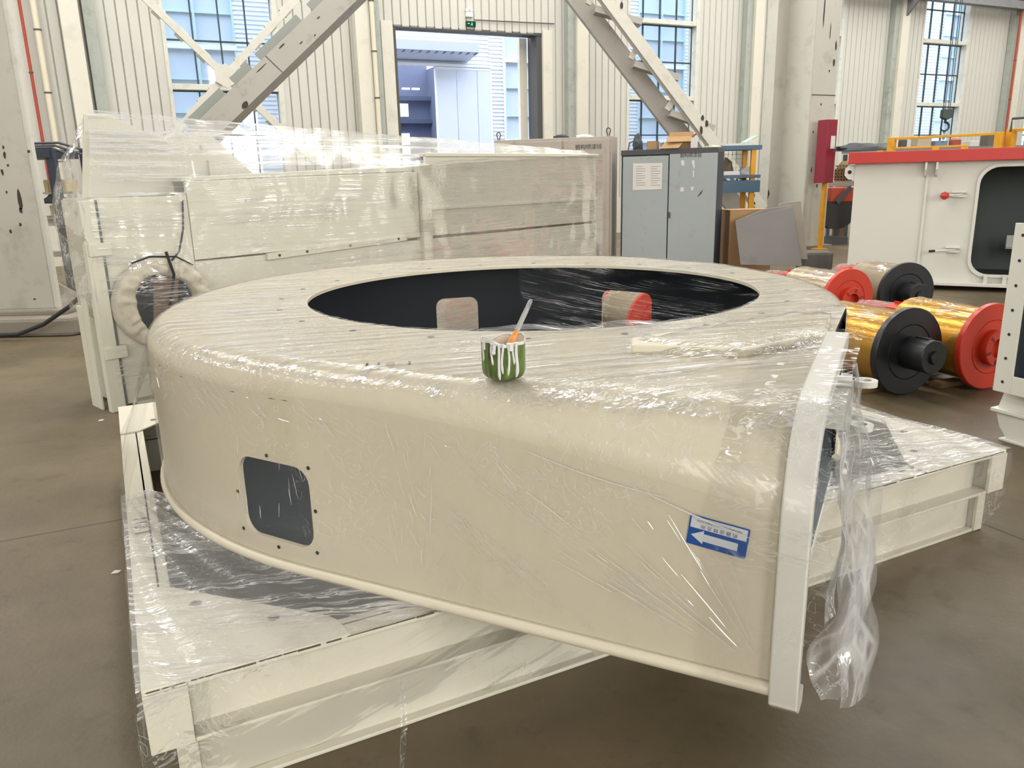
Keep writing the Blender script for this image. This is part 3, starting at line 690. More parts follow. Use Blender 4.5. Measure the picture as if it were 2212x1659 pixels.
# folded film edge lifting over the near rim of the opening
def fe(a, b_):
    th = math.radians(258 + 36 * a); p = CC + V((math.cos(th), math.sin(th), 0)) * (R0 - 0.03 + 0.07 * b_)
    return V((p.x, p.y, ZTOP + 0.006 + 0.03 * math.sin(math.pi * a) * (0.6 + 0.4 * math.sin(9 * a)) * math.sin(math.pi * (0.15 + 0.7 * b_))))
sheet(fe, 40, 6, 'film_wrap', F_BAG, cas)
# film over the flange bar
def ff(a, b_):
    k = (0.16 + 0.84 * a) * (len(prof) - 1); i = min(int(k), len(prof) - 2); f_ = k - i
    s = prof[i][0] + (prof[i + 1][0] - prof[i][0]) * f_; z = prof[i][1] + (prof[i + 1][1] - prof[i][1]) * f_
    i0 = (inner[i][0] - prof[i][0]) * -0.2; i1 = (inner[i][1] - prof[i][1]) * -0.2
    return fpt(s + i0, z + i1, -0.16 + 0.25 * b_) if b_ > 0.3 else fpt(s + i0 + 0.05 * (0.3 - b_), z + i1 - 0.1 * (0.3 - b_), -0.16 + 0.25 * b_)
sheet(ff, 70, 10, 'film_wrap', film('film_flange', (0, 0, 0.4), (6, 9, 20), 0.4, 0.03, (0.45, 0.65), 0.3, 0.6, 22, 0.3, 0.01), cas, 0.003, 18)
# crumpled film hanging off the outlet face
def hang(a, b_):
    z = 1.0 - 0.62 * b_; w_ = 0.03 + 0.05 * math.sin(math.pi * min(1, b_ * 1.1)) + 0.03 * b_
    s = -0.03 + 0.75 * a * (1 - 0.35 * b_); o = 0.075 + w_ * math.sin(math.pi * min(1.0, 0.12 + a)) + 0.03 * math.sin(a * 17 + b_ * 6) * b_
    return fpt(s, z, o)
sheet(hang, 46, 40, 'film_wrap', F_BAG, cas, 0.022, 9)
def hang2(a, b_):
    z = 0.68 - 0.32 * b_; s = 0.0 + 0.5 * a * (1 - 0.45 * b_); o = 0.08 + 0.13 * math.sin(math.pi * (0.2 + 0.75 * a)) * (0.5 + 0.7 * b_ - 0.4 * b_ * b_)
    return fpt(s, z, o)
sheet(hang2, 36, 30, 'film_wrap', F_BAG, cas, 0.03, 8)
# sharp pulled folds in the film: thin raised pleats, tapering out at both ends, whitened as painted glints
F_PLEAT = glass('film_pleat_glint', '#ffffff', 0.30, 0.58, '#f4f4f2')
def pleat(m_, pts, w):
    n_ = len(pts)
    for i in range(n_ - 1):
        (p, n), (q, n2) = pts[i], pts[i + 1]; wa = w * math.sin(math.pi * (0.04 + 0.92 * i / (n_ - 1))) ** 0.7; wb = w * math.sin(math.pi * (0.04 + 0.92 * (i + 1) / (n_ - 1))) ** 0.7
        d = (q - p).normalized(); s_ = n.cross(d).normalized()
        m_.raw([p - s_ * wa / 2, p + s_ * wa / 2, p + n * wa * 0.7, q - s_ * wb / 2, q + s_ * wb / 2, q + n2 * wb * 0.7], [(0, 3, 5, 2), (1, 2, 5, 4)])
def wallp(u, z):
    p, n = pnt(u, -0.015); return (V((p.x, p.y, z)), n)
def wpleat(m_, u0, z0, u1, z1, bow=0.0, w=0.003, n_=12):
    pleat(m_, [wallp(u0 + (u1 - u0) * i / n_, z0 + (z1 - z0) * i / n_ - bow * math.sin(math.pi * i / n_)) for i in range(n_ + 1)], w)
UE = arc[-1]; rnd = random.Random(11); pm_ = MB()
wpleat(pm_, UE - 0.62, 0.865, UE - 0.24, 0.795, 0.010, 0.0040, 16); wpleat(pm_, UE - 0.30, 0.800, UE - 0.07, 0.735, 0.004, 0.0052, 12)
for k in range(46):          # fan of folds pulled towards the foot of the flange
    u0 = UE - 0.75 + 0.62 * rnd.random(); z0 = 0.50 + 0.34 * rnd.random(); du, dz = UE - 0.01 - u0, 0.40 - z0; l = math.hypot(du, dz)
    if z0 < 0.40 + 0.35 * du: continue
    a0 = 0.05 + 0.5 * rnd.random(); a1 = min(0.97, a0 + (0.03 + 0.16 * rnd.random()) / l)
    wpleat(pm_, u0 + du * a0, z0 + dz * a0, u0 + du * a1, z0 + dz * a1, 0.004 * (rnd.random() - 0.5), 0.0008 + 0.0024 * rnd.random() ** 2, 8)
for k in range(38):          # loose crumpled band where the sheet overlaps
    u0 = UE - 1.02 + 0.14 * rnd.random(); z0 = 0.46 + 0.38 * rnd.random(); an = math.pi / 2 + (rnd.random() - 0.5) * (0.6 if k % 3 else 2.4); l = 0.02 + 0.07 * rnd.random()
    wpleat(pm_, u0, z0, u0 + l * math.cos(an), min(0.88, z0 + l * math.sin(an)), 0.012 * (rnd.random() - 0.5), 0.0007 + 0.0018 * rnd.random() ** 2, 7)
for k in range(40):          # short creases along the shoulder
    u0 = STRAIGHT0 - 0.9 + (UE - STRAIGHT0 + 0.5) * rnd.random(); z0 = ZTOP - fillet(u0) - 0.01 - 0.05 * rnd.random(); l = 0.02 + 0.05 * rnd.random()
    wpleat(pm_, u0, z0, u0 + l * (0.2 + 0.9 * rnd.random()), z0 - l * rnd.random() * 0.8, 0.008 * (rnd.random() - 0.5), 0.0006 + 0.0012 * rnd.random(), 6)
for k in range(14):          # a few by the near cut-out
    u0 = HOLES[0][0] - 0.16 + 0.30 * rnd.random(); z0 = 0.50 + 0.36 * rnd.random(); an = -math.pi / 2 + 0.5 * (rnd.random() - 0.3); l = 0.02 + 0.06 * rnd.random()
    wpleat(pm_, u0, z0, u0 + l * math.cos(an), z0 + l * math.sin(an), 0.006 * (rnd.random() - 0.5), 0.0008 + 0.0012 * rnd.random(), 6)
def topp(x, y): 
    p = V((x, y, 0)); return (V((x, y, top_z(p) + 0.011)), V((0, 0, 1)))
for k in range(150):         # pulled streaks across the top
    a = rnd.random() * 2 * math.pi; r = 1.05 + 0.5 * rnd.random(); x, y = CC.x + r * math.cos(a), CC.y + r * math.sin(a)
    an = math.radians(14 + 22 * (rnd.random() - 0.5)) + (0.5 * (rnd.random() - 0.5) if k % 4 == 0 else 0); l = 0.05 + 0.25 * rnd.random() ** 2
    q = V((x + l * math.cos(an), y + l * math.sin(an), 0)); 
    if (q - CC).length < R0 + 0.03 or wall_dist(q)[0] < 0.05 or ray_out(math.atan2(q.y - CC.y, q.x - CC.x)) < (q - CC).length + 0.04: continue
    if ray_out(math.atan2(y - CC.y, x - CC.x)) < r + 0.04 or ((V((x, y, 0)) + q) / 2 - CC).length < R0 + 0.02: continue
    b_ = 0.02 * (rnd.random() - 0.5)
    pleat(pm_, [topp(x + (q.x - x) * i / 6 - b_ * math.sin(math.pi * i / 6) * math.sin(an), y + (q.y - y) * i / 6 + b_ * math.sin(math.pi * i / 6) * math.cos(an)) for i in range(7)], 0.0008 + 0.0022 * rnd.random() ** 2)
pm_.build('film_folds', F_PLEAT, cas, True, kind='stuff')
# ------------------------------------------------------------------ the two stacked transport frames under the casing
S0 = V((-0.883, 1.586, 0)); SE1 = V((2.933, 1.474, 0)).normalized(); SE2 = V((-SE1.y, SE1.x, 0))
SK = Fr(S0, SE1, SE2); SL1, SL2 = 3.28, 2.75
def hbeam(fr, length, z0, z1, w, name, parent, t=0.012, bevel=0.003):
    """H section lying along fr.x, web in the middle of its width"""
    m_ = MB(); m_.box(fr, 0, length, 0, w, z1 - t, z1); m_.box(fr, 0, length, 0, w, z0, z0 + t); m_.box(fr, 0, length, w * 0.62, w * 0.62 + t, z0, z1)
    return m_.build(name, M_CREAM2, parent, bevel=bevel)
def frame(name, label, ins, z0, z1, gus):
    p = thing(name, label, 'transport frame', SK(SL1 / 2, SL2 / 2, z0))
    a0, a1, b0, b1 = ins, SL1 - ins, ins * 0.6, SL2 - ins; wd_ = 0.10 if gus else 0.05
    hbeam(Fr(SK(a0 + wd_, b0), SE1, SE2), a1 - a0 - 2 * wd_, z0, z1, wd_, 'front_beam', p)
    hbeam(Fr(SK(a1 - wd_, b1), -SE1, -SE2), a1 - a0 - 2 * wd_, z0, z1, wd_, 'rear_beam', p)
    hbeam(Fr(SK(a0, b1), -SE2, SE1), b1 - b0, z0, z1, wd_, 'side_beam', p)
    hbeam(Fr(SK(a1, b0), SE2, -SE1), b1 - b0, z0, z1, wd_, 'side_beam', p)
    for a in (a0, a1 - wd_): MB().box(SK, a, a + wd_, b0 - 0.006, b0 + 0.008, z0 + 0.004, z1 - 0.004).build('end_plate', M_CREAM2, p, bevel=0.002)
    for a in (a0 + 0.9, a0 + 1.75): MB().box(SK, a, a + 0.07, b0 + wd_, b1 - wd_, z0 + 0.01, z1 - 0.02).build('cross_member', M_CREAM2, p, bevel=0.002)
    if gus:
        for fx, fy in ((0, 0), (1, 0), (0, 1), (1, 1)):
            pts = [(0.0, 0.0), (0.50, 0.0), (0.49, 0.08), (0.47, 0.12), (0.085, 0.52), (0.0, 0.53)]
            q = [SK(a if not fx else SL1 - a, b_ if not fy else SL2 - b_, z1) for a, b_ in pts]
            gp = MB().prism(q, (0, 0, 0.008)).build('corner_plate', M_CREAM2, p, bevel=0.002)
            for a, b_ in ((0.155, 0.364), (0.336, 0.18)):
                c = SK(a if not fx else SL1 - a, b_ if not fy else SL2 - b_, z1 + 0.0085)
                MB().prism([c + V((0.016 * math.cos(k * 0.5236), 0.016 * math.sin(k * 0.5236), 0)) for k in range(12)], (0, 0, 0.001)).build('plate_hole', mat('plate_hole_shadow', '#77706a', 0.8), gp)
        rnd2 = random.Random(3)
        for x0, x1 in ((0.01, 1.0), (2.45, 3.26)):
            x = x0
            while x < x1:
                l = 0.015 + 0.06 * rnd2.random(); MB().box(SK, x, min(x1, x + l), -0.0016, 0.0, z1 + 0.002 - 0.003 * rnd2.random() ** 2, z1 + 0.004 + 0.001 * rnd2.random()).build('edge_scrape', M_RUST, p); x += l + 0.02 * rnd2.random() ** 3
        text_mesh('118-1', 0.065, Fr(SK(0.02, 1.12, z1 + 0.001), -SE2, SE1), M_MARK, p, 'pen_mark', squash=1.1)
    return p
up = frame('upper_skid_frame', 'cream steel frame directly under the scroll casing, with drilled corner plates', 0.0, 0.182, 0.350, True)
lo = frame('lower_skid_frame', 'cream steel frame on the floor, lower of the two stacked frames', 0.055, 0.0, 0.176, False)
F_SK = film('film_skid', (0, 0, math.radians(-8)), (0.7, 60, 60), 0.75, 0.05, (0.30, 0.5), 0.2, 0.3, 18, 0.3, 0.24)
F_SKV = film('film_skid_face', (0.1, 0.35, math.radians(-26)), (1.6, 10, 18), 0.5, 0.018, (0.5, 0.68), 0.25, 0.7, 13, 0.3, 0.01)
def g1(a, b_): return SK(-0.012 + 1.05 * a * (1 - 0.9 * b_) + 0.0, -0.012 + 1.35 * b_, 0.366 + 0.005 * math.sin(a * 40 + b_ * 9))
sheet(g1, 50, 60, 'film_wrap', F_SK, up, 0.004, 8)
def g2(a, b_): return SK(SL1 + 0.012 - 1.25 * a * (1 - 0.8 * b_), -0.012 + 1.25 * b_, 0.366 + 0.005 * math.sin(a * 37 + b_ * 11))
sheet(g2, 50, 50, 'film_wrap', F_SK, up, 0.004, 8)
def g3(a, b_): return SK(-0.015 + 1.25 * a, -0.014 - 0.012 * math.sin(3.1 * b_ + a * 5) * b_, 0.362 - 0.30 * b_)
sheet(g3, 60, 26, 'film_wrap', F_SKV, up, 0.012, 7)
def g4(a, b_): return SK(SL1 + 0.015 - 1.15 * a, -0.014 - 0.01 * math.sin(3.1 * b_ + a * 6) * b_, 0.362 - 0.33 * b_)
sheet(g4, 60, 26, 'film_wrap', F_SKV, up, 0.012, 7)
def g5(a, b_): return SK(-0.016 - 0.012 * math.sin(3 * b_ + a * 6) * b_, -0.014 + 1.5 * a, 0.362 - 0.22 * b_)
sheet(g5, 50, 16, 'film_wrap', F_SKV, up, 0.008, 7)
def g6(a, b_):       # from the drum's left flank down to the frame edge
    q = SK(-0.012, 1.02 + 1.1 * a, 0.365); d = V((q.x - CC.x, q.y - CC.y, 0)); w_ = CC + d.normalized() * 1.645; w_ = V((w_.x, w_.y, 0.88)); return q.lerp(w_, b_)
sheet(g6, 30, 26, 'film_wrap', F_SKV, up, 0.01, 7)
# loose tail of film on the floor in front
tl_ = [SK(0.62, -0.02, 0.20), SK(0.60, -0.08, 0.08), SK(0.56, -0.16, 0.012), SK(0.44, -0.26, 0.008), SK(0.40, -0.42, 0.008)]
def g7(a, b_):
    k = a * 4; i = min(3, int(k)); p = tl_[i].lerp(tl_[i + 1], k - i); return p + SE1 * (0.018 * (b_ - 0.5) * (0.6 + 0.4 * math.sin(a * 7))) + V((0, 0, 0.004 * math.sin(b_ * 6)))
sheet(g7, 40, 6, 'film_wrap', F_SKV, up, 0.004, 12)
# ------------------------------------------------------------------ paint pot and brush on the casing
M_POT = mat('green_pot_plastic', '#67803a', 0.32, var=0.3, dirt='#232c17', dscale=55, damt=0.9, stretch=(1, 1, 0.3), dlo=0.40, dhi=0.66)
M_PAINT = mat('white_wet_paint', '#dfdddc', 0.2)
M_PAINTIN = mat('drying_paint', '#d3c5b2', 0.4, var=0.05)
PX, PY, PZ = -0.02, 1.938, ZTOP + 0.008
pot = thing('paint_pot', 'green cut off plastic pot with white paint drips on the cream casing', 'paint pot', (PX, PY, PZ))
def sq(r, a):    # rounded octagon-like section
    k = 1.0 + 0.045 * math.cos(4 * a + 0.6) + 0.016 * math.cos(16 * a); return r * k
HT = 0.098; R_ = 0.052; SEG = 96
def potsurf(rs, zs): 
    vs = []; fs = []; n = len(zs)
    for k in range(SEG):
        a = 2 * math.pi * k / SEG
        for r, z in zip(rs, zs):
            top = z + (0.006 * math.sin(a * 2 + 0.5) + 0.003 * math.sin(5 * a)) * (z / HT) ** 4
            vs.append(V((PX + sq(r, a) * math.cos(a), PY + sq(r, a) * math.sin(a), PZ + top)))
    for k in range(SEG):
        for i in range(n - 1): fs.append((k * n + i, ((k + 1) % SEG) * n + i, ((k + 1) % SEG) * n + i + 1, k * n + i + 1))
    return vs, fs
zs = [0, 0.0, 0.004, 0.011, 0.022, 0.06, 0.085, HT]; rs = [0.001, 0.040, 0.046, 0.0505, 0.0525, 0.053, 0.053, 0.0535]
zi = [HT, 0.09, 0.07, 0.068]; ri = [0.0515, 0.051, 0.050, 0.001]
MB().raw(*potsurf(rs, zs)).build('pot_body', M_POT, pot, True)
MB().raw(*potsurf(ri, zi)).build('paint_inside', M_PAINTIN, pot, True)
MB().raw(*potsurf([0.0515, 0.0535, 0.0545, 0.054, 0.0535], [HT + 0.001, HT + 0.003, HT, HT - 0.004, HT - 0.007])).build('paint_rim', M_PAINT, pot, True)
def drip(a, l, w, bend=0.0):
    pts = []; n_ = 16
    for i in range(n_):
        k = i / (n_ - 1); z = HT - 0.002 - l * k; ang = a + bend * math.sin(k * 5.0 + 3 * a) * 0.10
        j = max(0, min(1, (z - 0.006) / 0.03)); rr = 0.0475 + 0.0065 * min(1, j ** 0.5)
        pts.append(V((PX + sq(rr, ang) * math.cos(ang), PY + sq(rr, ang) * math.sin(ang), PZ + z)))
    MB().tube(pts, [w * (1.5 if i == 0 else 1.0 if i < n_ - 5 else (1.08, 1.2, 1.15, 0.85, 0.3)[i - n_ + 5]) for i in range(n_)], 12).build('paint_drip', M_PAINT, pot, True)
for a, l, w, b_ in ((200, 0.05, 0.0020, 0.5), (207, 0.02, 0.003, 0), (238, 0.055, 0.0028, -0.5), (246, 0.028, 0.005, 0.2), (259, 0.093, 0.0036, 0.1), (268, 0.076, 0.0030, 0.35), (284, 0.082, 0.0030, -0.3), (290, 0.02, 0.007, 0), (299, 0.055, 0.0026, 0.4), (310, 0.090, 0.0042, 0.3)):
    drip(math.radians(a), l, w, b_)
br = thing('paint_brush', 'paint splattered brush with an orange handle neck standing in the pot', 'paint brush', (PX + 0.02, PY, PZ + 0.08))
M_BRH = mat('paint_smeared_handle', '#a9a8a4', 0.4, var=0.1, dirt='#3a3230', dscale=40, damt=0.9, stretch=(1, 1, 0.25)); M_BRO = mat('orange_handle', '#e08a2e', 0.4, var=0.15, dirt='#dad6cf', dscale=60, damt=0.7)
q0 = V((PX + 0.012, PY - 0.01, PZ + 0.075)); q1 = V((PX + 0.036, PY + 0.006, PZ + 0.118)); q2 = V((PX + 0.074, PY + 0.03, PZ + 0.192))
def blade(a, b_, wa, wb, th_):
    d = (b_ - a).normalized(); s_ = d.cross(V((0.25, 1, 0))).normalized(); n_ = s_.cross(d); m_ = MB(); rings = []
    for p, w in ((a, wa), (a.lerp(b_, 0.5), (wa + wb) * 0.52), (a.lerp(b_, 0.93), wb), (b_, wb * 0.55)):
        rings.append([p + s_ * (w * math.cos(k * math.pi / 5)) + n_ * (th_ * math.sin(k * math.pi / 5)) for k in range(10)])
    vs = [q for r in rings for q in r]; m_.raw(vs, [(i * 10 + k, i * 10 + (k + 1) % 10, i * 10 + 10 + (k + 1) % 10, i * 10 + 10 + k) for i in range(3) for k in range(10)] + [tuple(range(10))[::-1], tuple(range(30, 40))]); return m_
blade(q0, q1, 0.010, 0.0062, 0.004).build('handle_neck', M_BRO, br, True)
blade(q1, q2, 0.0066, 0.0058, 0.0035).build('handle', M_BRH, br, True)
# ------------------------------------------------------------------ long film-wrapped machine housing behind
BA = math.radians(46.7); BX = Fr((-2.71, 5.24, 0), (math.cos(BA), math.sin(BA), 0), (-math.sin(BA), math.cos(BA), 0))
M_CANVAS = mat('canvas_cloth', '#cfc8b6', 0.9, var=0.1, dirt='#8d8674', dscale=6, damt=0.4, bump=0.3, bscale=30)
M_STRAP = mat('black_strap', '#2a2a2c', 0.6)
M_GASKET = mat('grey_green_gasket', '#66706b', 0.6)
M_BROWNBOARD = mat('brown_board', '#7d685a', 0.7, var=0.12)
bxx = thing('wrapped_housing', 'long cream sheet metal housing wrapped in clear film behind the scroll casing', 'machine housing', BX(2.7, 0.3, 0))
MB().box(BX, 0.0, 0.64, 0.0, 0.03, 0.03, 1.43).build('end_front_panel', M_CREAM3, bxx, bevel=0.004)
MB().box(BX, 0.645, 5.45, 0.01, 0.04, 0.03, 0.965).build('lower_front_panel', M_CREAM3, bxx, bevel=0.004)
MB().prism([BX(0.645, 0.0, 0.975), BX(2.78, 0.0, 0.99), BX(2.78, 0.0, 1.565), BX(0.645, 0.0, 1.525)], BX.y * 0.035).build('middle_front_panel', M_CREAM3, bxx, bevel=0.004)
MB().prism([BX(0.645, 0.06, 1.525), BX(2.80, 0.06, 1.575), BX(2.80, 0.06, 1.625), BX(0.645, 0.06, 1.555)], BX.y * 0.30).build('top_ledge', M_CREAM3, bxx, bevel=0.004)
MB().box(BX, 2.785, 2.895, -0.045, 0.06, 0.70, 1.63).build('upright_rib', M_CREAM3, bxx, bevel=0.006)
MB().box(BX, 2.90, 5.45, 0.02, 0.05, 0.99, 1.72).build('right_front_panel', M_CREAM3, bxx, bevel=0.004)
MB().box(BX, 2.90, 5.45, 0.0, 0.05, 1.225, 1.25).build('seam_lip', M_CREAM3, bxx, bevel=0.003)
MB().box(BX, 2.90, 5.47, -0.01, 0.40, 1.70, 1.73).build('right_top_edge', M_CREAM3, bxx, bevel=0.004)
MB().box(BX, 0.0, 5.45, 0.52, 0.55, 0.03, 1.42).build('rear_panel', M_CREAM3, bxx)
MB().box(BX, 0.0, 0.03, 0.03, 0.52, 0.03, 1.43).build('end_panel', M_CREAM3, bxx, bevel=0.004)
MB().box(BX, 5.42, 5.45, 0.05, 0.52, 0.03, 1.70).build('end_panel', M_CREAM3, bxx, bevel=0.004)
for a in (0.1, 2.6, 5.1): MB().box(BX, a, a + 0.16, 0.0, 0.55, 0.0, 0.06).build('foot', M_CREAM3, bxx)
# upper plates at the left end
MB().prism([BX(0.03, 0.22, 1.43), BX(0.12, 0.22, 1.97), BX(0.28, 0.22, 1.97), BX(0.66, 0.22, 1.80), BX(0.66, 0.22, 1.43)], BX.y * 0.02).build('upper_end_plate', M_CREAM3, bxx, bevel=0.003)
gq = [(0.60, 1.45), (0.66, 1.76), (0.72, 1.83), (0.80, 1.875), (1.02, 1.885), (1.09, 1.86), (1.42, 1.56), (1.42, 1.45)]
gs = MB().prism([BX(a, 0.40, c) for a, c in gq], BX.y * 0.02).build('gusset_plate', M_CREAM3, bxx, bevel=0.003)
gfr = Fr(BX(0.985, 0.398, 1.775), BX.x, V((0, 0, 1)), -BX.y)
MB().prism([gfr(0.013 * math.cos(k * 0.6283), 0.013 * math.sin(k * 0.6283)) for k in range(10)], -BX.y * 0.002).build('bolt_hole', M_HOLE, gs)
MB().box(BX, 1.02, 1.03, 0.36, 0.40, 1.55, 1.68).build('rib', M_CREAM3, gs)
# bolted angle strip
an = MB().prism([BX(1.21, -0.03, 0.925), BX(2.60, -0.03, 0.975), BX(2.60, -0.03, 1.015), BX(1.21, -0.03, 0.975)], BX.y * 0.04).build('angle_strip', M_CREAM3, bxx, bevel=0.003)
for a in (1.31, 1.56, 1.98, 2.50):
    f_ = Fr(BX(a, -0.032, 0.95 + 0.036 * (a - 1.21)), BX.x, V((0, 0, 1)), -BX.y); MB().prism([f_(0.011 * math.cos(k * 0.7854), 0.011 * math.sin(k * 0.7854)) for k in range(8)], -BX.y * 0.002).build('bolt_hole', M_HOLE, an)
# corner post, gasket line, clips
MB().box(BX, -0.085, 0.012, -0.03, 0.03, 0.0, 1.42).build('corner_post', M_CREAM3, bxx, bevel=0.004)
MB().box(BX, 0.016, 0.034, -0.012, 0.02, 0.02, 1.42).build('gasket', M_GASKET, bxx)
for z in (1.06, 0.37): MB().box(BX, -0.075, 0.07, -0.05, 0.0, z, z + 0.085).build('clip', M_CREAM3, bxx, bevel=0.006)
for b0, z1 in ((0.10, 0.78), (0.2, 0.72)): MB().box(BX, -0.10, -0.085, b0, b0 + 0.09, 0.0, z1).build('end_rib', M_CREAM3, bxx, bevel=0.003)
# canvas collar round the port
cfr = Fr(BX(0.37, -0.04, 0.70), BX.x, V((0, 0, 1)), -BX.y)
cv = MB(); NU, NV = 96, 12; vs = []; fs = []
for i in range(NU):
    a = 2 * math.pi * i / NU; inr = 0.205 + 0.012 * math.sin(3 * a + 1) + 0.006 * noise.noise(V((math.cos(a) * 4, math.sin(a) * 4, 0))); outr = 0.335 + 0.02 * math.sin(2 * a + 2) + 0.014 * noise.noise(V((math.cos(a) * 3, math.sin(a) * 3, 3)))
    pinch = 1 - 0.6 * math.exp(-((a - 1.35) / 0.10) ** 2)
    for j in range(NV + 1):
        k = j / NV; r = inr + (outr - inr) * k; h_ = 0.062 * math.sin(math.pi * (0.1 + 0.88 * k)) ** 0.6 * pinch + 0.03 * noise.noise(V((math.cos(a) * 5, math.sin(a) * 7, k * 2.2))) + 0.008 * noise.noise(V((math.cos(a) * 18, math.sin(a) * 18, k * 3)))
        vs.append(cfr(r * math.cos(a), r * math.sin(a), h_ if 0 < j < NV else -0.02))
for i in range(NU):
    for j in range(NV): fs.append((i * (NV + 1) + j, ((i + 1) % NU) * (NV + 1) + j, ((i + 1) % NU) * (NV + 1) + j + 1, i * (NV + 1) + j + 1))
cv.raw(vs, fs).build('canvas_collar', M_CANVAS, bxx, True, ang=180)
MB().prism([cfr(0.21 * math.cos(k * 0.2618), 0.21 * math.sin(k * 0.2618), -0.02) for k in range(24)], BX.y * 0.005).build('port', M_LINING, bxx)
MB().prism([cfr(-0.10, -0.19, -0.012), cfr(0.06, -0.19, -0.012), cfr(0.13, 0.18, -0.012), cfr(-0.05, 0.19, -0.012)], BX.y * 0.006).build('port_board', M_BROWNBOARD, bxx)
MB().tube([cfr(0.03, 0.36, 0.06), cfr(0.06, 0.20, 0.07), cfr(0.04, 0.0, 0.0), cfr(-0.01, -0.15, 0.0)], 0.010, 8).tube([cfr(0.12, 0.1, 0.0), cfr(0.15, -0.1, 0.0)], 0.008, 8).build('strap', M_STRAP, bxx, True)
MB().tube([BX(0.60, -0.02, 1.40), BX(0.57, -0.035, 1.2), BX(0.52, -0.04, 1.05), BX(0.43, -0.11, 1.0)], 0.007, 8).build('strap', M_STRAP, bxx, True)
MB().tube([cfr(-0.20, 0.30, 0.03), cfr(-0.08, 0.335, 0.05), cfr(0.1, 0.32, 0.05), cfr(0.22, 0.25, 0.03)], 0.006, 8).build('tie_cord', M_STRAP, bxx, True)
# film
F_BX = film('film_box', (0, 0, -BA), (0.35, 40, 40), 0.75, 0.04, (0.40, 0.62), 0.22, 0.15, 16, 0.4, 0.05)
F_BXT = film('film_box_tent', (0, 0, -BA), (0.4, 40, 40), 0.8, 0.06, (0.30, 0.50), 0.12, 0.25, 14, 0.06, 0.12, 0.2)
F_BXE = film('film_box_end', (0.2, 0.9, -BA), (1.5, 16, 16), 0.7, 0.05, (0.3, 0.5), 0.5, 0.7, 9, 0.3, 0.05)
RID0 = (0.16, 0.24, 2.0); RID1 = (5.47, 0.20, 1.775)
def ftop(a): 
    if a < 0.12: return 1.44
    s = 0.64 + (a - 0.12) / 0.88 * 4.8
    return 1.54 + 0.035 * (s - 0.64) if s < 2.85 else 1.62 + (s - 2.85) * 0.042
def tent(a, b_):
    s0 = 0.16 + 5.31 * a; s1 = -0.02 + 5.5 * a; k = b_; z0 = 2.0 - 0.225 * a
    sag = 0.03 * math.sin(math.pi * k)
    return BX(s0 + (s1 - s0) * k, (0.24 - 0.04 * a) + (-0.035 - 0.24 + 0.04 * a) * k, z0 + (ftop(a) - z0) * k - sag)
sheet(tent, 120, 20, 'film_wrap', F_BXT, bxx, 0.01, 6)
def tentb(a, b_): return BX(0.16 + 5.31 * a, (0.24 - 0.04 * a) + (0.58 - 0.24 + 0.04 * a) * b_, (2.0 - 0.225 * a) + (1.3 - 2.0 + 0.225 * a) * b_)
sheet(tentb, 80, 10, 'film_wrap', F_BX, bxx, 0.01, 6)
def front(a, b_): return BX(-0.03 + 5.51 * a, -0.055 - 0.06 * math.exp(-((a - 0.075) / 0.05) ** 2) * math.exp(-((b_ - 0.5) / 0.25) ** 2), ftop(a) * (1 - b_) + 0.05 * b_)
sheet(front, 140, 36, 'film_wrap', F_BX, bxx, 0.008, 6)
def endf(a, b_):
    if b_ < 0.35:
        k = b_ / 0.35; top = BX(0.16, 0.24, 2.0); q = BX(-0.07 - 0.03 * math.sin(3.14 * a), -0.05 + 0.58 * a, 1.40); return top.lerp(q, k) - BX.x * 0.05 * math.sin(3.14 * k)
    k = (b_ - 0.35) / 0.65; return BX(-0.07 - 0.05 * math.sin(3.14 * a) * (1 - k) * (1 + 0.5 * math.sin(11 * k)), -0.05 + 0.58 * a, 1.40 - 0.75 * k)
sheet(endf, 30, 50, 'film_wrap', F_BXE, bxx, 0.03, 7)
# ------------------------------------------------------------------ press rollers lying on the floor
M_BLK = mat('black_enamel', '#1d1f22', 0.35, var=0.15, dirt='#4a4a44', dscale=18, damt=0.35, dlo=0.62, dhi=0.78)
M_RED = mat('red_enamel', '#c8381f', 0.35, var=0.06)
M_GOLD = mat('gold_foil_drum', '#d8a41f', 0.22, metal=0.55, var=0.15, dirt='#8a5a34', dscale=3, damt=0.6)
M_SILV = mat('pale_foil_drum', '#c3b296', 0.25, metal=0.6, var=0.12)
F_ROLL = film('film_roller', (0, 0, 0), (4, 3, 30), 0.6, 0.03, (0.42, 0.62), 0.5, 0.8, 16, 0.5, 0.03)
F_RBAG = film('film_housing_bag', (0.2, 0.3, 0.1), (5, 9, 7), 0.7, 0.05, (0.3, 0.5), 0.5, 0.8, 14, 0.5, 0.10)
AX = Fr((0, 0, 0), (1, 0, 0), (0, 0, 1), (0, -1, 0))      # local: the axle lies along -y, end disc faces -y
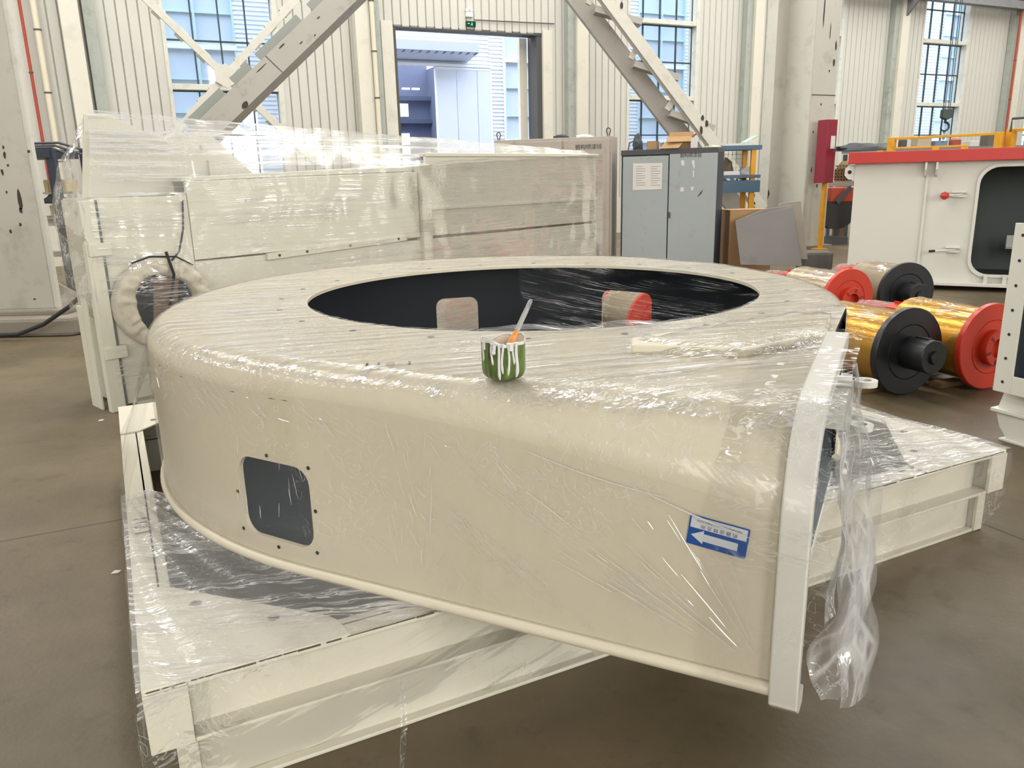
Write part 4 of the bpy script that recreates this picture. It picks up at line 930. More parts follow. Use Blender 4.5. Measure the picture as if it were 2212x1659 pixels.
def roller(label, red, drum, loc, rz, first):
    """disc outer face at local y=0, centre at z=0.30"""
    t = thing('press_roller', label, 'roller', loc, 'press rollers on the floor', rotz=rz); t['_local'] = 1
    c = V((0, 0, 0.30)); dm = M_RED if red else M_BLK
    def A(y): return Fr((0, y, 0.30), (1, 0, 0), (0, 0, 1), (0, -1, 0))
    d_ = MB().lathe(A(0.05), [(0.001, 0), (0.29, 0), (0.298, 0.006), (0.298, 0.044), (0.292, 0.05), (0.19, 0.05), (0.186, 0.044), (0.182, 0.05), (0.001, 0.05)], 64).build('end_disc', dm, t, True, ang=35)
    if red:
        MB().lathe(A(0), [(0.125, -0.01), (0.125, 0.05), (0.12, 0.055), (0.07, 0.055), (0.07, -0.01)], 40).build('hub', dm, t, True, ang=35)
        for k in range(6):
            a = k * math.pi / 3 + 0.3; f_ = Fr((0.098 * math.cos(a), -0.056, 0.30 + 0.098 * math.sin(a)), (math.cos(a), 0, math.sin(a)), (0, 1, 0), (-math.sin(a), 0, math.cos(a)))
            MB().box(f_, -0.02, 0.02, -0.001, 0.004, -0.008, 0.008).build('hub_slot', mat('slot_shadow_red', '#6e1c12', 0.6), t)
    else:
        MB().lathe(A(0), [(0.112, -0.01), (0.112, 0.19), (0.107, 0.196), (0.045, 0.196), (0.043, 0.214), (0.040, 0.217), (0.001, 0.217)], 40).build('shaft_end', dm, t, True, ang=35)
        MB().box(Fr((0, -0.10, 0.40), (1, 0, 0)), -0.018, 0.018, -0.05, 0.05, 0, 0.018).build('key', dm, t)
    MB().lathe(A(0.05), [(0.255, 0.0), (0.255, -0.62), (0.001, -0.62)], 56).build('drum', drum, t, True, ang=35)
    MB().lathe(A(0.67), [(0.20, 0.0), (0.20, -0.16), (0.12, -0.18), (0.12, -0.34), (0.001, -0.34)], 40).build('collar', M_RED, t, True, ang=35)
    for k in range(14):
        a = k * math.pi / 7; f_ = Fr((0.2 * math.cos(a), 0.69, 0.30 + 0.2 * math.sin(a)), (math.cos(a), 0, math.sin(a)), (0, 1, 0))
        MB().box(f_, -0.002, 0.008, 0, 0.12, -0.012, 0.012).build('cooling_fin', M_RED, t)
    h_ = MB(); q = [(-0.24, 0.02), (0.24, 0.02), (0.24, 0.10), (0.17, 0.14), (0.16, 0.36), (0.10, 0.46), (-0.10, 0.46), (-0.16, 0.36), (-0.17, 0.14), (-0.24, 0.10)]
    h_.prism([V((x, 0.88, z)) for x, z in q], (0, 0.24, 0)); h_.build('bearing_housing', M_RED, t, bevel=0.012)
    MB().box(Fr((0, 0.9, 0), (1, 0, 0)), -0.25, 0.25, -0.06, 0.28, 0, 0.02).build('foot_plate', M_RED, t)
    for y in (0.2, 0.5): MB().box(Fr((0, y, 0), (1, 0, 0)), -0.25, 0.25, -0.05, 0.05, 0, 0.03).build('timber_chock', mat('chock_timber', '#8b6e4c', 0.8, var=0.15), t)
    # film round drum and bag over the housing
    def fd(a, b_):
        th = 2 * math.pi * a; r = 0.262 + 0.008 * noise.noise(V((math.cos(th) * 3, math.sin(th) * 3, b_ * 6 + loc[0])))
        y = 0.055 + 0.66 * b_; r = r if b_ < 0.9 else r - (b_ - 0.9) * 0.5; return V((r * math.cos(th), y, 0.30 + r * math.sin(th)))
    sheet(fd, 64, 20, 'film_wrap', F_ROLL, t)
    def fb_(a, b_):
        th = math.pi * (1.08 - 1.16 * a); y = 0.68 + 0.50 * b_; r = 0.245 + 0.03 * math.sin(math.pi * b_); return V((r * math.cos(th) * 1.05, y, 0.22 + r * math.sin(th) * 0.95))
    sheet(fb_, 40, 24, 'film_wrap', F_RBAG, t, 0.03, 8)
    return t
def dirrot(nx, ny): return math.atan2(nx, -ny)
roller('black ended press roller with gold foil drum, nearest to the casing outlet', False, M_GOLD, (2.68, 5.13, 0), dirrot(0.36, -0.93), True)
roller('red ended press roller with gold foil drum, beside the flanged white frame', True, M_GOLD, (3.29, 5.22, 0), dirrot(0.36, -0.93), False)
roller('black ended press roller with pale drum, in front of the white housing', False, M_SILV, (at(1961, 615, 7.7).x, 7.7, 0), dirrot(0.16, -0.99), False)
roller('red ended press roller with pale drum, behind the casing edge', True, M_SILV, (at(1836, 625, 7.33).x, 7.33, 0), dirrot(0.36, -0.93), False)
roller('red ended press roller seen through the right cut-out inside the casing', True, M_SILV, (1.26, 6.45, 0), dirrot(0.28, -0.96), False)
# ------------------------------------------------------------------ white drum housing with red top flange
M_WHITE = mat('white_machine_paint', '#dddcd2', 0.38, var=0.03)
M_REDF = mat('red_flange_paint', '#c53a33', 0.4, var=0.05)
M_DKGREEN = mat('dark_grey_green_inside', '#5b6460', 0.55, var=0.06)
WH = Fr((4.5, 10.4, 0), (0.872, -0.489, 0), (0.489, 0.872, 0))
wh = thing('white_housing', 'big white open housing with a red top flange and dark inside', 'machine housing', WH(1.4, 0.8, 0))
def frontwall():
    outer = [(0.0, 0.09), (3.0, 0.09), (3.0, 1.56), (0.0, 1.56)]
    hole = [(x + 2.22, z + 0.845) for x, z in rrect(1.66, 1.28, 0.2, 6)]
    pts = outer + hole; ed = [(i, (i + 1) % 4) for i in range(4)] + [(4 + i, 4 + (i + 1) % len(hole)) for i in range(len(hole))]
    r = delaunay_2d_cdt([V(p) for p in pts], ed, [], 1, 1e-6); fs = []
    for f in r[2]:
        c = sum((r[0][i] for i in f), V((0, 0))) / len(f)
        dx, dz = abs(c.x - 2.22), abs(c.y - 0.845)
        if dx < 0.83 and dz < 0.64 and not (dx > 0.63 and dz > 0.44 and math.hypot(dx - 0.63, dz - 0.44) > 0.2): continue
        fs.append(tuple(f))
    vs = [WH(q.x, 0, q.y) for q in r[0]]; vb = [WH(q.x, 0.02, q.y) for q in r[0]]; n = len(hole); m_ = MB().raw(vs, fs).raw(vb, fs)
    hl = [WH(x, 0, z) for x, z in hole] + [WH(x, 0.02, z) for x, z in hole]; m_.raw(hl, [(i, (i + 1) % n, n + (i + 1) % n, n + i) for i in range(n)])
    m_.build('front_wall', M_WHITE, wh)
    rim = [WH(x, -0.035, z) for x, z in hole]; rim2 = [WH(2.22 + (x - 2.22) * 1.04, -0.035, 0.845 + (z - 0.845) * 1.05) for x, z in hole]
    rb = [WH(x, 0.0, z) for x, z in hole]; rb2 = [WH(2.22 + (x - 2.22) * 1.04, 0.0, 0.845 + (z - 0.845) * 1.05) for x, z in hole]
    MB().raw(rim + rim2 + rb2 + rb, [(k * n + i, k * n + (i + 1) % n, ((k + 1) % 4) * n + (i + 1) % n, ((k + 1) % 4) * n + i) for k in range(4) for i in range(n)]).build('opening_rim', M_WHITE, wh, True, ang=35)
frontwall()
MB().box(WH, -0.02, 0.0, 0.0, 1.5, 0.09, 1.56).build('side_wall', M_WHITE, wh)
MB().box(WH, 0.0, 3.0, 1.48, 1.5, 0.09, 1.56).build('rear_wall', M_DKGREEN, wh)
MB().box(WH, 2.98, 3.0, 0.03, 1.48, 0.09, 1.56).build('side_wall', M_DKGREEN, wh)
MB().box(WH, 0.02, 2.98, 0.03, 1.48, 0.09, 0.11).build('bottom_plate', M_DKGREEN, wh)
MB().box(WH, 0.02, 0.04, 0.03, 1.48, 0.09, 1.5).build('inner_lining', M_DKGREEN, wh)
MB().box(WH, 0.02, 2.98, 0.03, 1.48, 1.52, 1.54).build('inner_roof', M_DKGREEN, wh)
MB().box(WH, -0.10, 3.1, -0.12, 1.6, 1.56, 1.70).build('top_flange', M_REDF, wh, bevel=0.006)
MB().box(WH, 0.80, 0.83, -0.03, 0.0, 0.09, 1.40).build('seam', M_WHITE, wh, bevel=0.004)
MB().box(WH, -0.02, 3.0, -0.10, 0.0, 0.06, 0.10).build('bottom_flange', M_WHITE, wh, bevel=0.004)
for a in (1.55, 1.75, 1.95, 2.3, 2.6): MB().box(WH, a, a + 0.04, -0.08, 0.0, 0.10, 0.20).build('gusset', M_WHITE, wh)
for a in (0.78, 0.90): MB().prism([WH(a, 0, 1.56), WH(a, -0.11, 1.56), WH(a, -0.11, 1.47), WH(a, -0.07, 1.40), WH(a, 0, 1.38)], WH.x * 0.025).build('lug', M_WHITE, wh, bevel=0.004)
lq = [WH(-0.02, 0.02, 1.36), WH(-0.10, 0.02, 1.37), WH(-0.145, 0.02, 1.42), WH(-0.145, 0.02, 1.50), WH(-0.10, 0.02, 1.55), WH(-0.02, 0.02, 1.55)]
lg_ = MB().prism(lq, WH.y * 0.02).build('lug', M_WHITE, wh)
MB().prism([WH(-0.085 + 0.025 * math.cos(k * 0.7854), 0.018, 1.46 + 0.025 * math.sin(k * 0.7854)) for k in range(8)], WH.y * -0.002).build('lug_hole', M_HOLE, lg_)
for z, redtip in ((1.17, True), (0.50, False)):
    h_ = MB().box(WH, 1.10, 1.26, -0.05, 0.0, z - 0.035, z - 0.015).box(WH, 1.10, 1.26, -0.05, 0.0, z + 0.015, z + 0.035).build('latch', M_WHITE, wh, bevel=0.004)
    MB().tube([WH(1.22, -0.03, z), WH(1.0 if redtip else 0.93, -0.10, z - 0.02)], 0.012, 8).build('latch_bar', M_WHITE, h_, True)
    if redtip: MB().lathe(Fr(WH(1.03, -0.09, z - 0.015), -WH.y, WH.x, (0, 0, 1)), [(0.001, -0.05), (0.04, -0.03), (0.05, 0), (0.04, 0.035), (0.001, 0.05)], 8).build('red_rag', M_REDF, h_)
    else: MB().tube([WH(0.99, -0.085, z - 0.014), WH(0.925, -0.102, z - 0.02)], 0.015, 8).build('grip', M_HOLE, h_, True)
for a in (0.3, 1.9): MB().box(WH, a, a + 0.25, 0.02, 0.2, 0.0, 0.09).build('support_block', M_LINING2, wh)
MB().box(WH, 1.78, 2.3, 0.9, 1.3, 0.44, 0.46).box(WH, 1.78, 2.3, 0.88, 0.9, 0.46, 0.62).build('inner_tray', M_WHITE, wh, bevel=0.01)

# ------------------------------------------------------------------ flanged white frame at the right edge
FE = V((0.40, -0.916, 0)).normalized(); FNn = V((-FE.y, FE.x, 0)); FNn = -V((0.916, 0.40, 0)).normalized()
RFo = at(2147, 842, 4.22); RF = Fr((RFo.x, RFo.y, 0), FE, FNn)
rf = thing('flanged_duct_frame', 'white flanged duct frame with bolt holes on a short base at the right edge', 'duct frame', RF(0.5, -0.3, 0))
zb, zt = RFo.z, RFo.z + 0.92
MB().box(RF, 0.0, 0.10, 0.0, 0.012, zb, zt).build('flange_upright', M_WHITE, rf, bevel=0.002)
MB().box(RF, 0.10, 1.3, 0.0, 0.012, zb, zb + 0.10).build('flange_sill', M_WHITE, rf, bevel=0.002)
MB().box(RF, 0.10, 1.3, 0.0, 0.012, zt - 0.10, zt).build('flange_head', M_WHITE, rf, bevel=0.002)
for k in range(7):
    f_ = Fr(RF(0.05, 0.0135, zb + 0.06 + k * 0.133), FE, V((0, 0, 1)), FNn); MB().prism([f_(0.0085 * math.cos(i * 0.7854), 0.0085 * math.sin(i * 0.7854)) for i in range(8)], FNn * 0.001).build('bolt_hole', M_HOLE, rf)
for k in range(4):
    f_ = Fr(RF(0.19 + k * 0.13, 0.0135, zb + 0.05), FE, V((0, 0, 1)), FNn); MB().prism([f_(0.0085 * math.cos(i * 0.7854), 0.0085 * math.sin(i * 0.7854)) for i in range(8)], FNn * 0.001).build('bolt_hole', M_HOLE, rf)
MB().box(RF, 0.10, 0.115, -0.9, 0.0, zb + 0.09, zt - 0.09).box(RF, 0.10, 1.3, -0.9, 0.0, zb + 0.08, zb + 0.10).box(RF, 0.1, 1.3, -0.92, -0.9, zb + 0.1, zt - 0.1).build('duct_inside', M_LINING, rf)
MB().box(RF, 0.08, 0.10, -0.9, 0.0, zb, zt).build('duct_side', M_WHITE, rf)
MB().prism([RF(0.03, -0.05, zb), RF(0.30, -0.05, zb), RF(0.30, -0.05, 0.17), RF(0.0, -0.05, 0.17)], FNn * -0.25).build('base_neck', M_WHITE, rf, bevel=0.005)
MB().box(RF, -0.02, 1.2, -0.32, -0.02, 0.155, 0.175).build('base_plate', M_WHITE, rf, bevel=0.003)
MB().prism([RF(0.0, -0.04, 0.155), RF(1.2, -0.04, 0.155), RF(1.2, -0.04, 0.0), RF(0.09, -0.04, 0.0), RF(0.03, -0.04, 0.07)], FNn * -0.24).build('base_box', M_WHITE, rf, bevel=0.005)
MB().box(RF, 0.05, 1.2, -0.30, -0.02, 0.0, 0.012).build('base_foot', M_WHITE, rf, bevel=0.002)
# ------------------------------------------------------------------ columns and braces
M_COL = mat('column_paint', '#bcb9ae', 0.55, var=0.06, dirt='#7c766a', dscale=2.4, damt=0.45, dlo=0.54, dhi=0.74)
M_COLW = mat('column_paint_white', '#cfcdc2', 0.55, var=0.05, dirt='#8f897c', dscale=3, damt=0.35)
M_CONC = mat('old_concrete', '#8f877b', 0.85, var=0.15, dirt='#5e574c', dscale=3, damt=0.6, bump=0.3, bscale=20)
M_CHIP = mat('chipped_paint', '#3f3833', 0.8)
def chip(fr, a, c, w, h, parent, seed):
    rnd = random.Random(seed); pts = []
    for k in range(9):
        t = 2 * math.pi * k / 9; r = 0.7 + 0.5 * rnd.random(); pts.append(fr(a + math.cos(t) * w * r / 2, 0, c + math.sin(t) * h * r / 2))
    MB().prism(pts, fr.y * -0.002).build('paint_chip', M_CHIP, parent)
cl = at(116, 600, 8.35); LC = Fr((cl.x, 8.35, 0), (1, 0, 0), (0, 1, 0))
lc = thing('hall_column', 'big grey steel column with scuffed paint at the left edge', 'column', LC(-0.5, 0.3, 0), 'hall columns')
MB().box(LC, -1.5, -0.05, 0.0, 0.03, 0.26, 9.4).build('front_flange', M_COL, lc, bevel=0.004)
MB().box(LC, -1.45, -0.42, 0.03, 0.55, 0.26, 9.4).build('web_box', M_COL, lc)
MB().box(LC, -0.09, 0.0, 0.012, 0.07, 0.26, 9.4).build('edge_angle', M_COLW, lc, bevel=0.004)
MB().box(LC, -1.6, 0.12, -0.10, 0.8, 0.19, 0.26).build('base_plate', M_CONC, lc, bevel=0.02)
MB().prism([LC(-1.9, -0.28, 0), LC(0.25, -0.28, 0), LC(0.52, 0.3, 0), LC(0.52, 0.9, 0), LC(-1.9, 0.9, 0)], (0, 0, 0.2)).build('plinth', M_CONC, lc, bevel=0.04)
lf = Fr(LC(0, -0.001, 0), (1, 0, 0), (0, 1, 0))
for i, (u, v, w, h) in enumerate([(7, 318, .02, .04), (10, 335, .03, .07), (17, 357, .02, .03), (5, 372, .03, .07), (42, 428, .05, .22), (45, 455, .03, .06), (14, 415, .02, .03), (23, 500, .03, .05), (62, 327, .03, .03), (44, 485, .03, .04), (75, 646, .03, .02)]):
    p = at(u, v, 8.349); chip(lf, p.x - LC.o.x, p.z, w, h, lc, i)
kr = at(1747, 300, 15.6); RC = Fr((kr.x, kr.y, 0), TD, -NRM)
rc = thing('hall_column', 'tall grey box column right of the laced brace', 'column', RC(0.3, 0.3, 0), 'hall columns')
MB().box(RC, 0.0, 0.60, 0.0, 0.03, 0, 9.4).build('front_flange', M_COL, rc, bevel=0.006)
MB().box(RC, 0.015, 0.585, 0.03, 0.72, 0, 9.4).build('web_box', M_COLW, rc)
MB().box(RC, -0.45, 0.60, 0.72, 0.76, 0, 9.4).build('rear_flange', M_COL, rc, bevel=0.006)
MB().box(RC, -0.47, -0.43, 0.55, 0.76, 0, 9.4).build('edge_plate', M_COLW, rc)
MB().box(RC, -0.12, 0.72, -0.1, 0.95, 0, 0.05).build('base_plate', M_CONC, rc)
MB().box(RC, 0.0, 0.60, -0.004, 0.0, 2.86, 2.875).build('weld_seam', M_CHIP, rc)
cf = Fr(RC(0, -0.002, 0), TD, -NRM)
for i, (a, z, w, h) in enumerate([(0.16, 4.35, .03, .75), (0.35, 4.0, .02, .3), (0.52, 3.75, .04, .18), (0.5, 3.45, .05, .13), (0.4, 3.3, .03, .05), (0.25, 2.7, .03, .05), (0.1, 2.2, .03, .04), (0.3, 1.2, .04, .08), (0.12, 1.5, .03, .1)]): chip(cf, a, z, w, h, rc, 50 + i)
cf2 = Fr(RC(-0.45, 0.718, 0), TD, -NRM); chip(cf2, 0.16, 1.05, 0.12, 0.26, rc, 77)

M_BRACE = mat('brace_paint', '#aaa69d', 0.5, var=0.08, dirt='#6e675d', dscale=5, damt=0.45, dlo=0.56, dhi=0.72)
M_BRACEL = mat('brace_pale_paint', '#d2cfc3', 0.5, var=0.05, dirt='#8e897c', dscale=5, damt=0.3)
# broad diagonal brace, left
b0 = at(362, 360, 10.0); b1 = at(728, 6, 11.0); bd_ = (b1 - b0).normalized(); bfw = V((0, -1, 0.0)); bs = bd_.cross(bfw).normalized(); bn = bs.cross(bd_)
BL = Fr(b0 - bd_ * 1.2, bd_, bs, bn); LNG = (b1 - b0).length + 3.2
bl = thing('diagonal_brace', 'broad grey diagonal brace with edge plates behind the wrapped housing', 'brace', BL.o, 'hall braces')
MB().box(BL, 0, LNG, -0.13, 0.15, -0.02, 0.02).build('face_plate', M_BRACE, bl, bevel=0.003)
MB().box(BL, 0, LNG, -0.13, -0.10, -0.28, -0.02).box(BL, 0, LNG, 0.12, 0.15, -0.28, -0.02).build('flange', M_BRACE, bl)
side = -1 if BL(0, -1, 0).z > BL(0, 1, 0).z else 1
for k, (a, l) in enumerate([(1.28, .22), (1.75, .62), (2.55, .30), (3.0, .75), (3.95, .5)]): MB().box(BL, a, a + l, min(side * 0.15, side * 0.27), max(side * 0.15, side * 0.27), -0.10, -0.085).build('edge_plate', mat('brace_edge_plate', '#8f938c', 0.5, var=0.1), bl)
MB().box(BL, 3.05, 3.06, -0.13, 0.15, 0.02, 0.022).build('weld_seam', M_CHIP, bl)
bcf = Fr(BL(0, 0, 0.0205), BL.x, -BL.z, BL.y)
for i, (a, c, w, h) in enumerate([(2.42, .12 * -side, .12, .07), (1.5, .1 * -side, .05, .03), (3.3, -.08, .1, .02), (3.5, .05, .06, .02), (2.9, -.06, .2, .015), (2.0, .03, .03, .02), (3.9, -.02, .05, .02), (3.7, .1, .03, .02)]): chip(bcf, a, c, w, h, bl, 90 + i)
# thin crossed braces in front of the left window
def wbar(pts, n_, w, d, m_, name, parent):
    for (t0_, z0_), (t1_, z1_) in zip(pts, pts[1:]):
        p, q = W(t0_, n_, z0_), W(t1_, n_, z1_); MB().bar(p, q, d, w, NRM.cross((q - p).normalized())).build(name, m_, parent, bevel=0.003)
xb = thing('crossed_brace', 'thin cream crossed wall braces with a hub plate over the left window', 'brace', W(-5.55, 1.5, 2.0), 'hall braces')
for a, b_ in (((-7.6, 5.6), (-5.55, 3.47)), ((-5.55, 3.47), (-4.0, 1.9)), ((-3.7, 5.3), (-5.55, 3.47)), ((-5.55, 3.47), (-6.9, 2.1))):
    wbar([a, b_], 1.5, 0.13, 0.05, M_BRACEL, 'brace_arm', xb); 
    p, q = W(a[0], 1.42, a[1]), W(b_[0], 1.42, b_[1]); d = (q - p)
    for k in range(1, 6): MB().bar(p + d * (k / 6 - 0.03), p + d * (k / 6 + 0.03), 0.10, 0.18, NRM.cross(d.normalized())).build('batten_plate', M_BRACEL, xb)
hub = [W(-5.55 + 0.22 * math.cos(k * math.pi / 3 + 0.5), 1.54, 3.47 + 0.22 * math.sin(k * math.pi / 3 + 0.5)) for k in range(6)]
MB().prism(hub, NRM * 0.03).build('hub_plate', M_BRACEL, xb, bevel=0.004)
# laced double brace, right
rbp = thing('laced_brace', 'pale double diagonal brace joined by rungs, leaning to the grey column', 'brace', at(1640, 450, 15.3), 'hall braces')
def rbar(u0, v0, u1, v1, y, w, m_, name, dpt=0.12):
    p, q = at(u0, v0, y), at(u1, v1, y); d = (q - p).normalized(); MB().bar(p, q, dpt, w, V((0, -1, 0)).cross(d)).build(name, m_, rbp, bevel=0.004)
rbar(1195, -70, 1590, 450, 15.5, 0.33, M_BRACE, 'back_chord', 0.2)
rbar(1240, -100, 1648, 452, 15.0, 0.20, M_BRACEL, 'front_chord', 0.06)
rbar(1232, -102, 1640, 452, 15.04, 0.21, M_BRACE, 'chord_lip', 0.02)
for (u0, v0, u1, v1) in ((1285, 22, 1385, 50), (1368, 139, 1465, 170), (1446, 245, 1540, 278), (1540, 362, 1610, 378)): rbar(u0, v0, u1, v1, 15.2, 0.11, M_BRACE, 'rung', 0.3)
for (u0, v0, u1, v1) in ((1362, 128, 1378, 98), (1440, 238, 1460, 208), (1270, 10, 1288, -25)): rbar(u0, v0, u1, v1, 15.2, 0.10, M_BRACEL, 'diagonal_lacing', 0.1)
for i, (u, v, w, h) in enumerate([(1518, 255, .06, .1), (1527, 267, .06, .12), (1515, 281, .05, .15), (1560, 352, .04, .05), (1573, 380, .1, .06), (1600, 385, .1, .04), (1592, 388, .04, .05), (1628, 422, .06, .06), (1621, 416, .02, .05), (1343, 12, .05, .12), (1629, 439, .05, .05)]):
    p = at(u, v, 14.96); chip(Fr(p, (1, 0, 0), (0, 1, 0)), 0, 0, w, h, rbp, 120 + i)
# ------------------------------------------------------------------ cabinets and what stands on them
M_CABG = mat('grey_cabinet_paint', '#a3aaab', 0.4, var=0.05, dirt='#77746c', dscale=5, damt=0.4, dlo=0.58, dhi=0.75)
M_CABD = mat('dark_blue_cabinet', '#2e3746', 0.5, var=0.1)
M_CABT = mat('cabinet_top_dark', '#4b4b50', 0.5)
M_CABB = mat('beige_cabinet_paint', '#b3a99f', 0.45, var=0.05, dirt='#7b7169', dscale=5, damt=0.3)
M_CARD = mat('cardboard', '#b28f67', 0.85, var=0.08, dirt='#8a6b48', dscale=6, damt=0.3)
M_PAPER = mat('paper', '#d9d6d0', 0.8, var=0.03)
M_PAPERINK = mat('grey_print', '#a5a29c', 0.8)
gl0 = at(1346, 333, 11.0); gr0 = at(1551, 321, 10.5); ge = V((gr0.x - gl0.x, gr0.y - gl0.y, 0)); GWID = ge.length
GC = Fr((gl0.x, gl0.y, 0), ge); GZ = (gl0.z + gr0.z) / 2
gc = thing('steel_cabinet', 'grey double door steel cabinet with papers stuck on its doors', 'cabinet', GC(GWID / 2, 0.25, 0))
MB().box(GC, -0.03, GWID, 0.03, 0.55, 0.0, GZ - 0.02).build('carcass', M_CABD, gc, bevel=0.004)
MB().box(GC, -0.03, GWID, 0.0, 0.56, GZ - 0.035, GZ + 0.035).build('top_panel', M_CABT, gc, bevel=0.004)
hw = GWID / 2
dl = MB().box(GC, 0.0, hw - 0.008, -0.005, 0.025, 0.06, GZ - 0.05).build('door', M_CABG, gc, bevel=0.003)
dr_ = MB().box(GC, hw + 0.008, GWID, -0.012, 0.025, 0.06, GZ - 0.035).build('door', M_CABG, gc, bevel=0.003)
MB().box(GC, hw + 0.015, hw + 0.035, -0.03, -0.012, 0.92, 1.0).build('handle', M_CABT, dr_)
for z in (0.3, 0.95, 1.6): MB().tube([GC(-0.004, -0.008, z), GC(-0.004, -0.008, z + 0.06)], 0.008, 8).build('hinge', M_CABT, dl)
def cab_pt(u, v):
    d = RT * ((u - CX) / FPX) - UP * ((v - CY) / FPX) + FW; n = GC.y; p = CAMP + d * ((GC.o - CAMP).dot(n) / d.dot(n)); return ((p - GC.o).dot(GC.x), p.z)
def note(name, uvs, m_, parent, lift=0.007, lab=None):
    return MB().prism([GC(cab_pt(u, v)[0], -lift, cab_pt(u, v)[1]) for u, v in uvs], GC.y * -0.0015).build(name, m_, parent, label=lab)
pp = note('notice_sheet', [(1368, 353), (1431, 352), (1430, 409), (1367, 411)], M_PAPER, dl, lab='large printed notice sheet')
ln = MB()
for k in range(9):
    for u0, u1 in ((1374, 1394), (1406, 1426)):
        if (k + u0) % 3 == 0: u1 -= 6
        a = cab_pt(u0, 360 + k * 5); b_ = cab_pt(u1, 360 + k * 5); ln.box(GC, a[0], b_[0], -0.0095, -0.0088, a[1] - 0.005, a[1] + 0.004)
ln.build('printed_lines', M_PAPERINK, pp)
for nm, uv in (('paper_scrap', [(1471, 347), (1478, 346), (1479, 357), (1473, 358)]), ('paper_scrap', [(1494, 347), (1501, 346), (1501, 364), (1499, 364), (1496, 356)]), ('paper_scrap', [(1497, 368), (1500, 368), (1499, 383), (1497, 383)]), ('paper_scrap', [(1470, 405), (1477, 404), (1478, 413), (1470, 414)]), ('paper_scrap', [(1492, 404), (1499, 403), (1498, 411), (1494, 412)])): note(nm, uv, M_PAPER, dr_, 0.0135)
note('paper_scrap', [(1467, 368), (1469, 368), (1469, 382), (1467, 382)], M_PAPERINK, dr_, 0.0135)
note('scratch', [(1507, 424), (1518, 410), (1519, 409), (1516, 417), (1508, 425)], M_CHIP, dr_, 0.0135)
a = cab_pt(1469, 340); text_mesh('\u94a2\u6784\u55b7\u6f06\u73ed', 0.06, Fr(GC(a[0], -0.014, a[1]), GC.x, V((0, 0, 1)), -GC.y), M_MARK, dr_, 'handwriting', squash=0.95)
a = cab_pt(1380, 345); text_mesh('\u5de5   \u5177', 0.06, Fr(GC(a[0], -0.0065, a[1]), GC.x, V((0, 0, 1)), -GC.y), M_PAPERINK, dl, 'handwriting', squash=0.95)
# beige cabinet behind
bl0 = at(1066, 300, 11.6); br0 = at(1322, 297, 11.1); be = V((br0.x - bl0.x, br0.y - bl0.y, 0)); BW = be.length; BC = Fr((bl0.x, bl0.y, 0), be); BZ = (bl0.z + br0.z) / 2
bc = thing('steel_cabinet', 'beige steel cabinet with lifting eyes, half hidden behind the wrapped housing', 'cabinet', BC(BW / 2, 0.25, 0))
MB().box(BC, 0.0, BW, 0.02, 0.45, 0.0, BZ).build('carcass', M_CABB, bc, bevel=0.006)
for a0, a1 in ((0.02, 0.30), (0.33, 1.0), (1.02, BW - 0.02)):
    d_ = MB().box(BC, a0, a1 - 0.01, 0.0, 0.02, 0.05, BZ - 0.04).build('door', M_CABB, bc, bevel=0.003)
    MB().box(BC, a0 + 0.06, a1 - 0.07, -0.004, 0.0, 0.15, BZ - 0.12).build('door_panel', M_CABB, d_, bevel=0.003)
for a in (0.06, BW - 0.06):
    c = BC(a, 0.06, BZ); MB().tube([c + BC.x * -0.012, c + BC.x * -0.014 + V((0, 0, .03)), c + BC.x * -0.03 + V((0, 0, .07)), c + BC.x * -0.02 + V((0, 0, .1)), c + V((0, 0, .11)), c + BC.x * 0.02 + V((0, 0, .1)), c + BC.x * 0.03 + V((0, 0, .07)), c + BC.x * 0.014 + V((0, 0, .03)), c + BC.x * 0.012], 0.008, 8).build('lifting_eye', M_CABT, bc, True)
text_mesh('\u94a2\u6784\u55b7\u6f06\u73ed', 0.075, Fr(BC(1.18, -0.006, BZ - 0.16), BC.x, V((0, 0, 1)), -BC.y), M_MARK, bc, 'handwriting', squash=1.0)
# rags and papers on the beige cabinet
def lump(name, c, sx, sy, sz, m_, label, cat, seed, parent=None):
    m2 = MB(); n1, n2 = 16, 8; vs = []; fs = []
    for j in range(n2 + 1):
        ph = math.pi / 2 * j / n2
        for i in range(n1):
            th = 2 * math.pi * i / n1; d = V((math.cos(th) * math.cos(ph), math.sin(th) * math.cos(ph), math.sin(ph))); k = 1 + 0.35 * noise.noise(d * 2.2 + V((seed, 0, 0)))
            vs.append(V(c) + V((d.x * sx * k, d.y * sy * k, d.z * sz * (k + 0.25 * noise.noise(d * 5 + V((0, seed, 0)))))))
    for j in range(n2):
        for i in range(n1): fs.append((j * n1 + i, j * n1 + (i + 1) % n1, (j + 1) * n1 + (i + 1) % n1, (j + 1) * n1 + i))
    fs.append(tuple(range(n1))[::-1])
    o = m2.raw(vs, fs).build(name, m_, parent, True, ang=60); return tag(o, label, cat) if parent is None else o
lump('work_gloves', BC(0.93, 0.2, BZ), 0.12, 0.1, 0.05, mat('dark_glove', '#3c3c3e', 0.8), 'dark work gloves in a heap on the beige cabinet', 'gloves', 3)
lump('paper_heap', BC(1.27, 0.2, BZ), 0.13, 0.12, 0.04, M_PAPER, 'crumpled white papers on the beige cabinet', 'papers', 9)
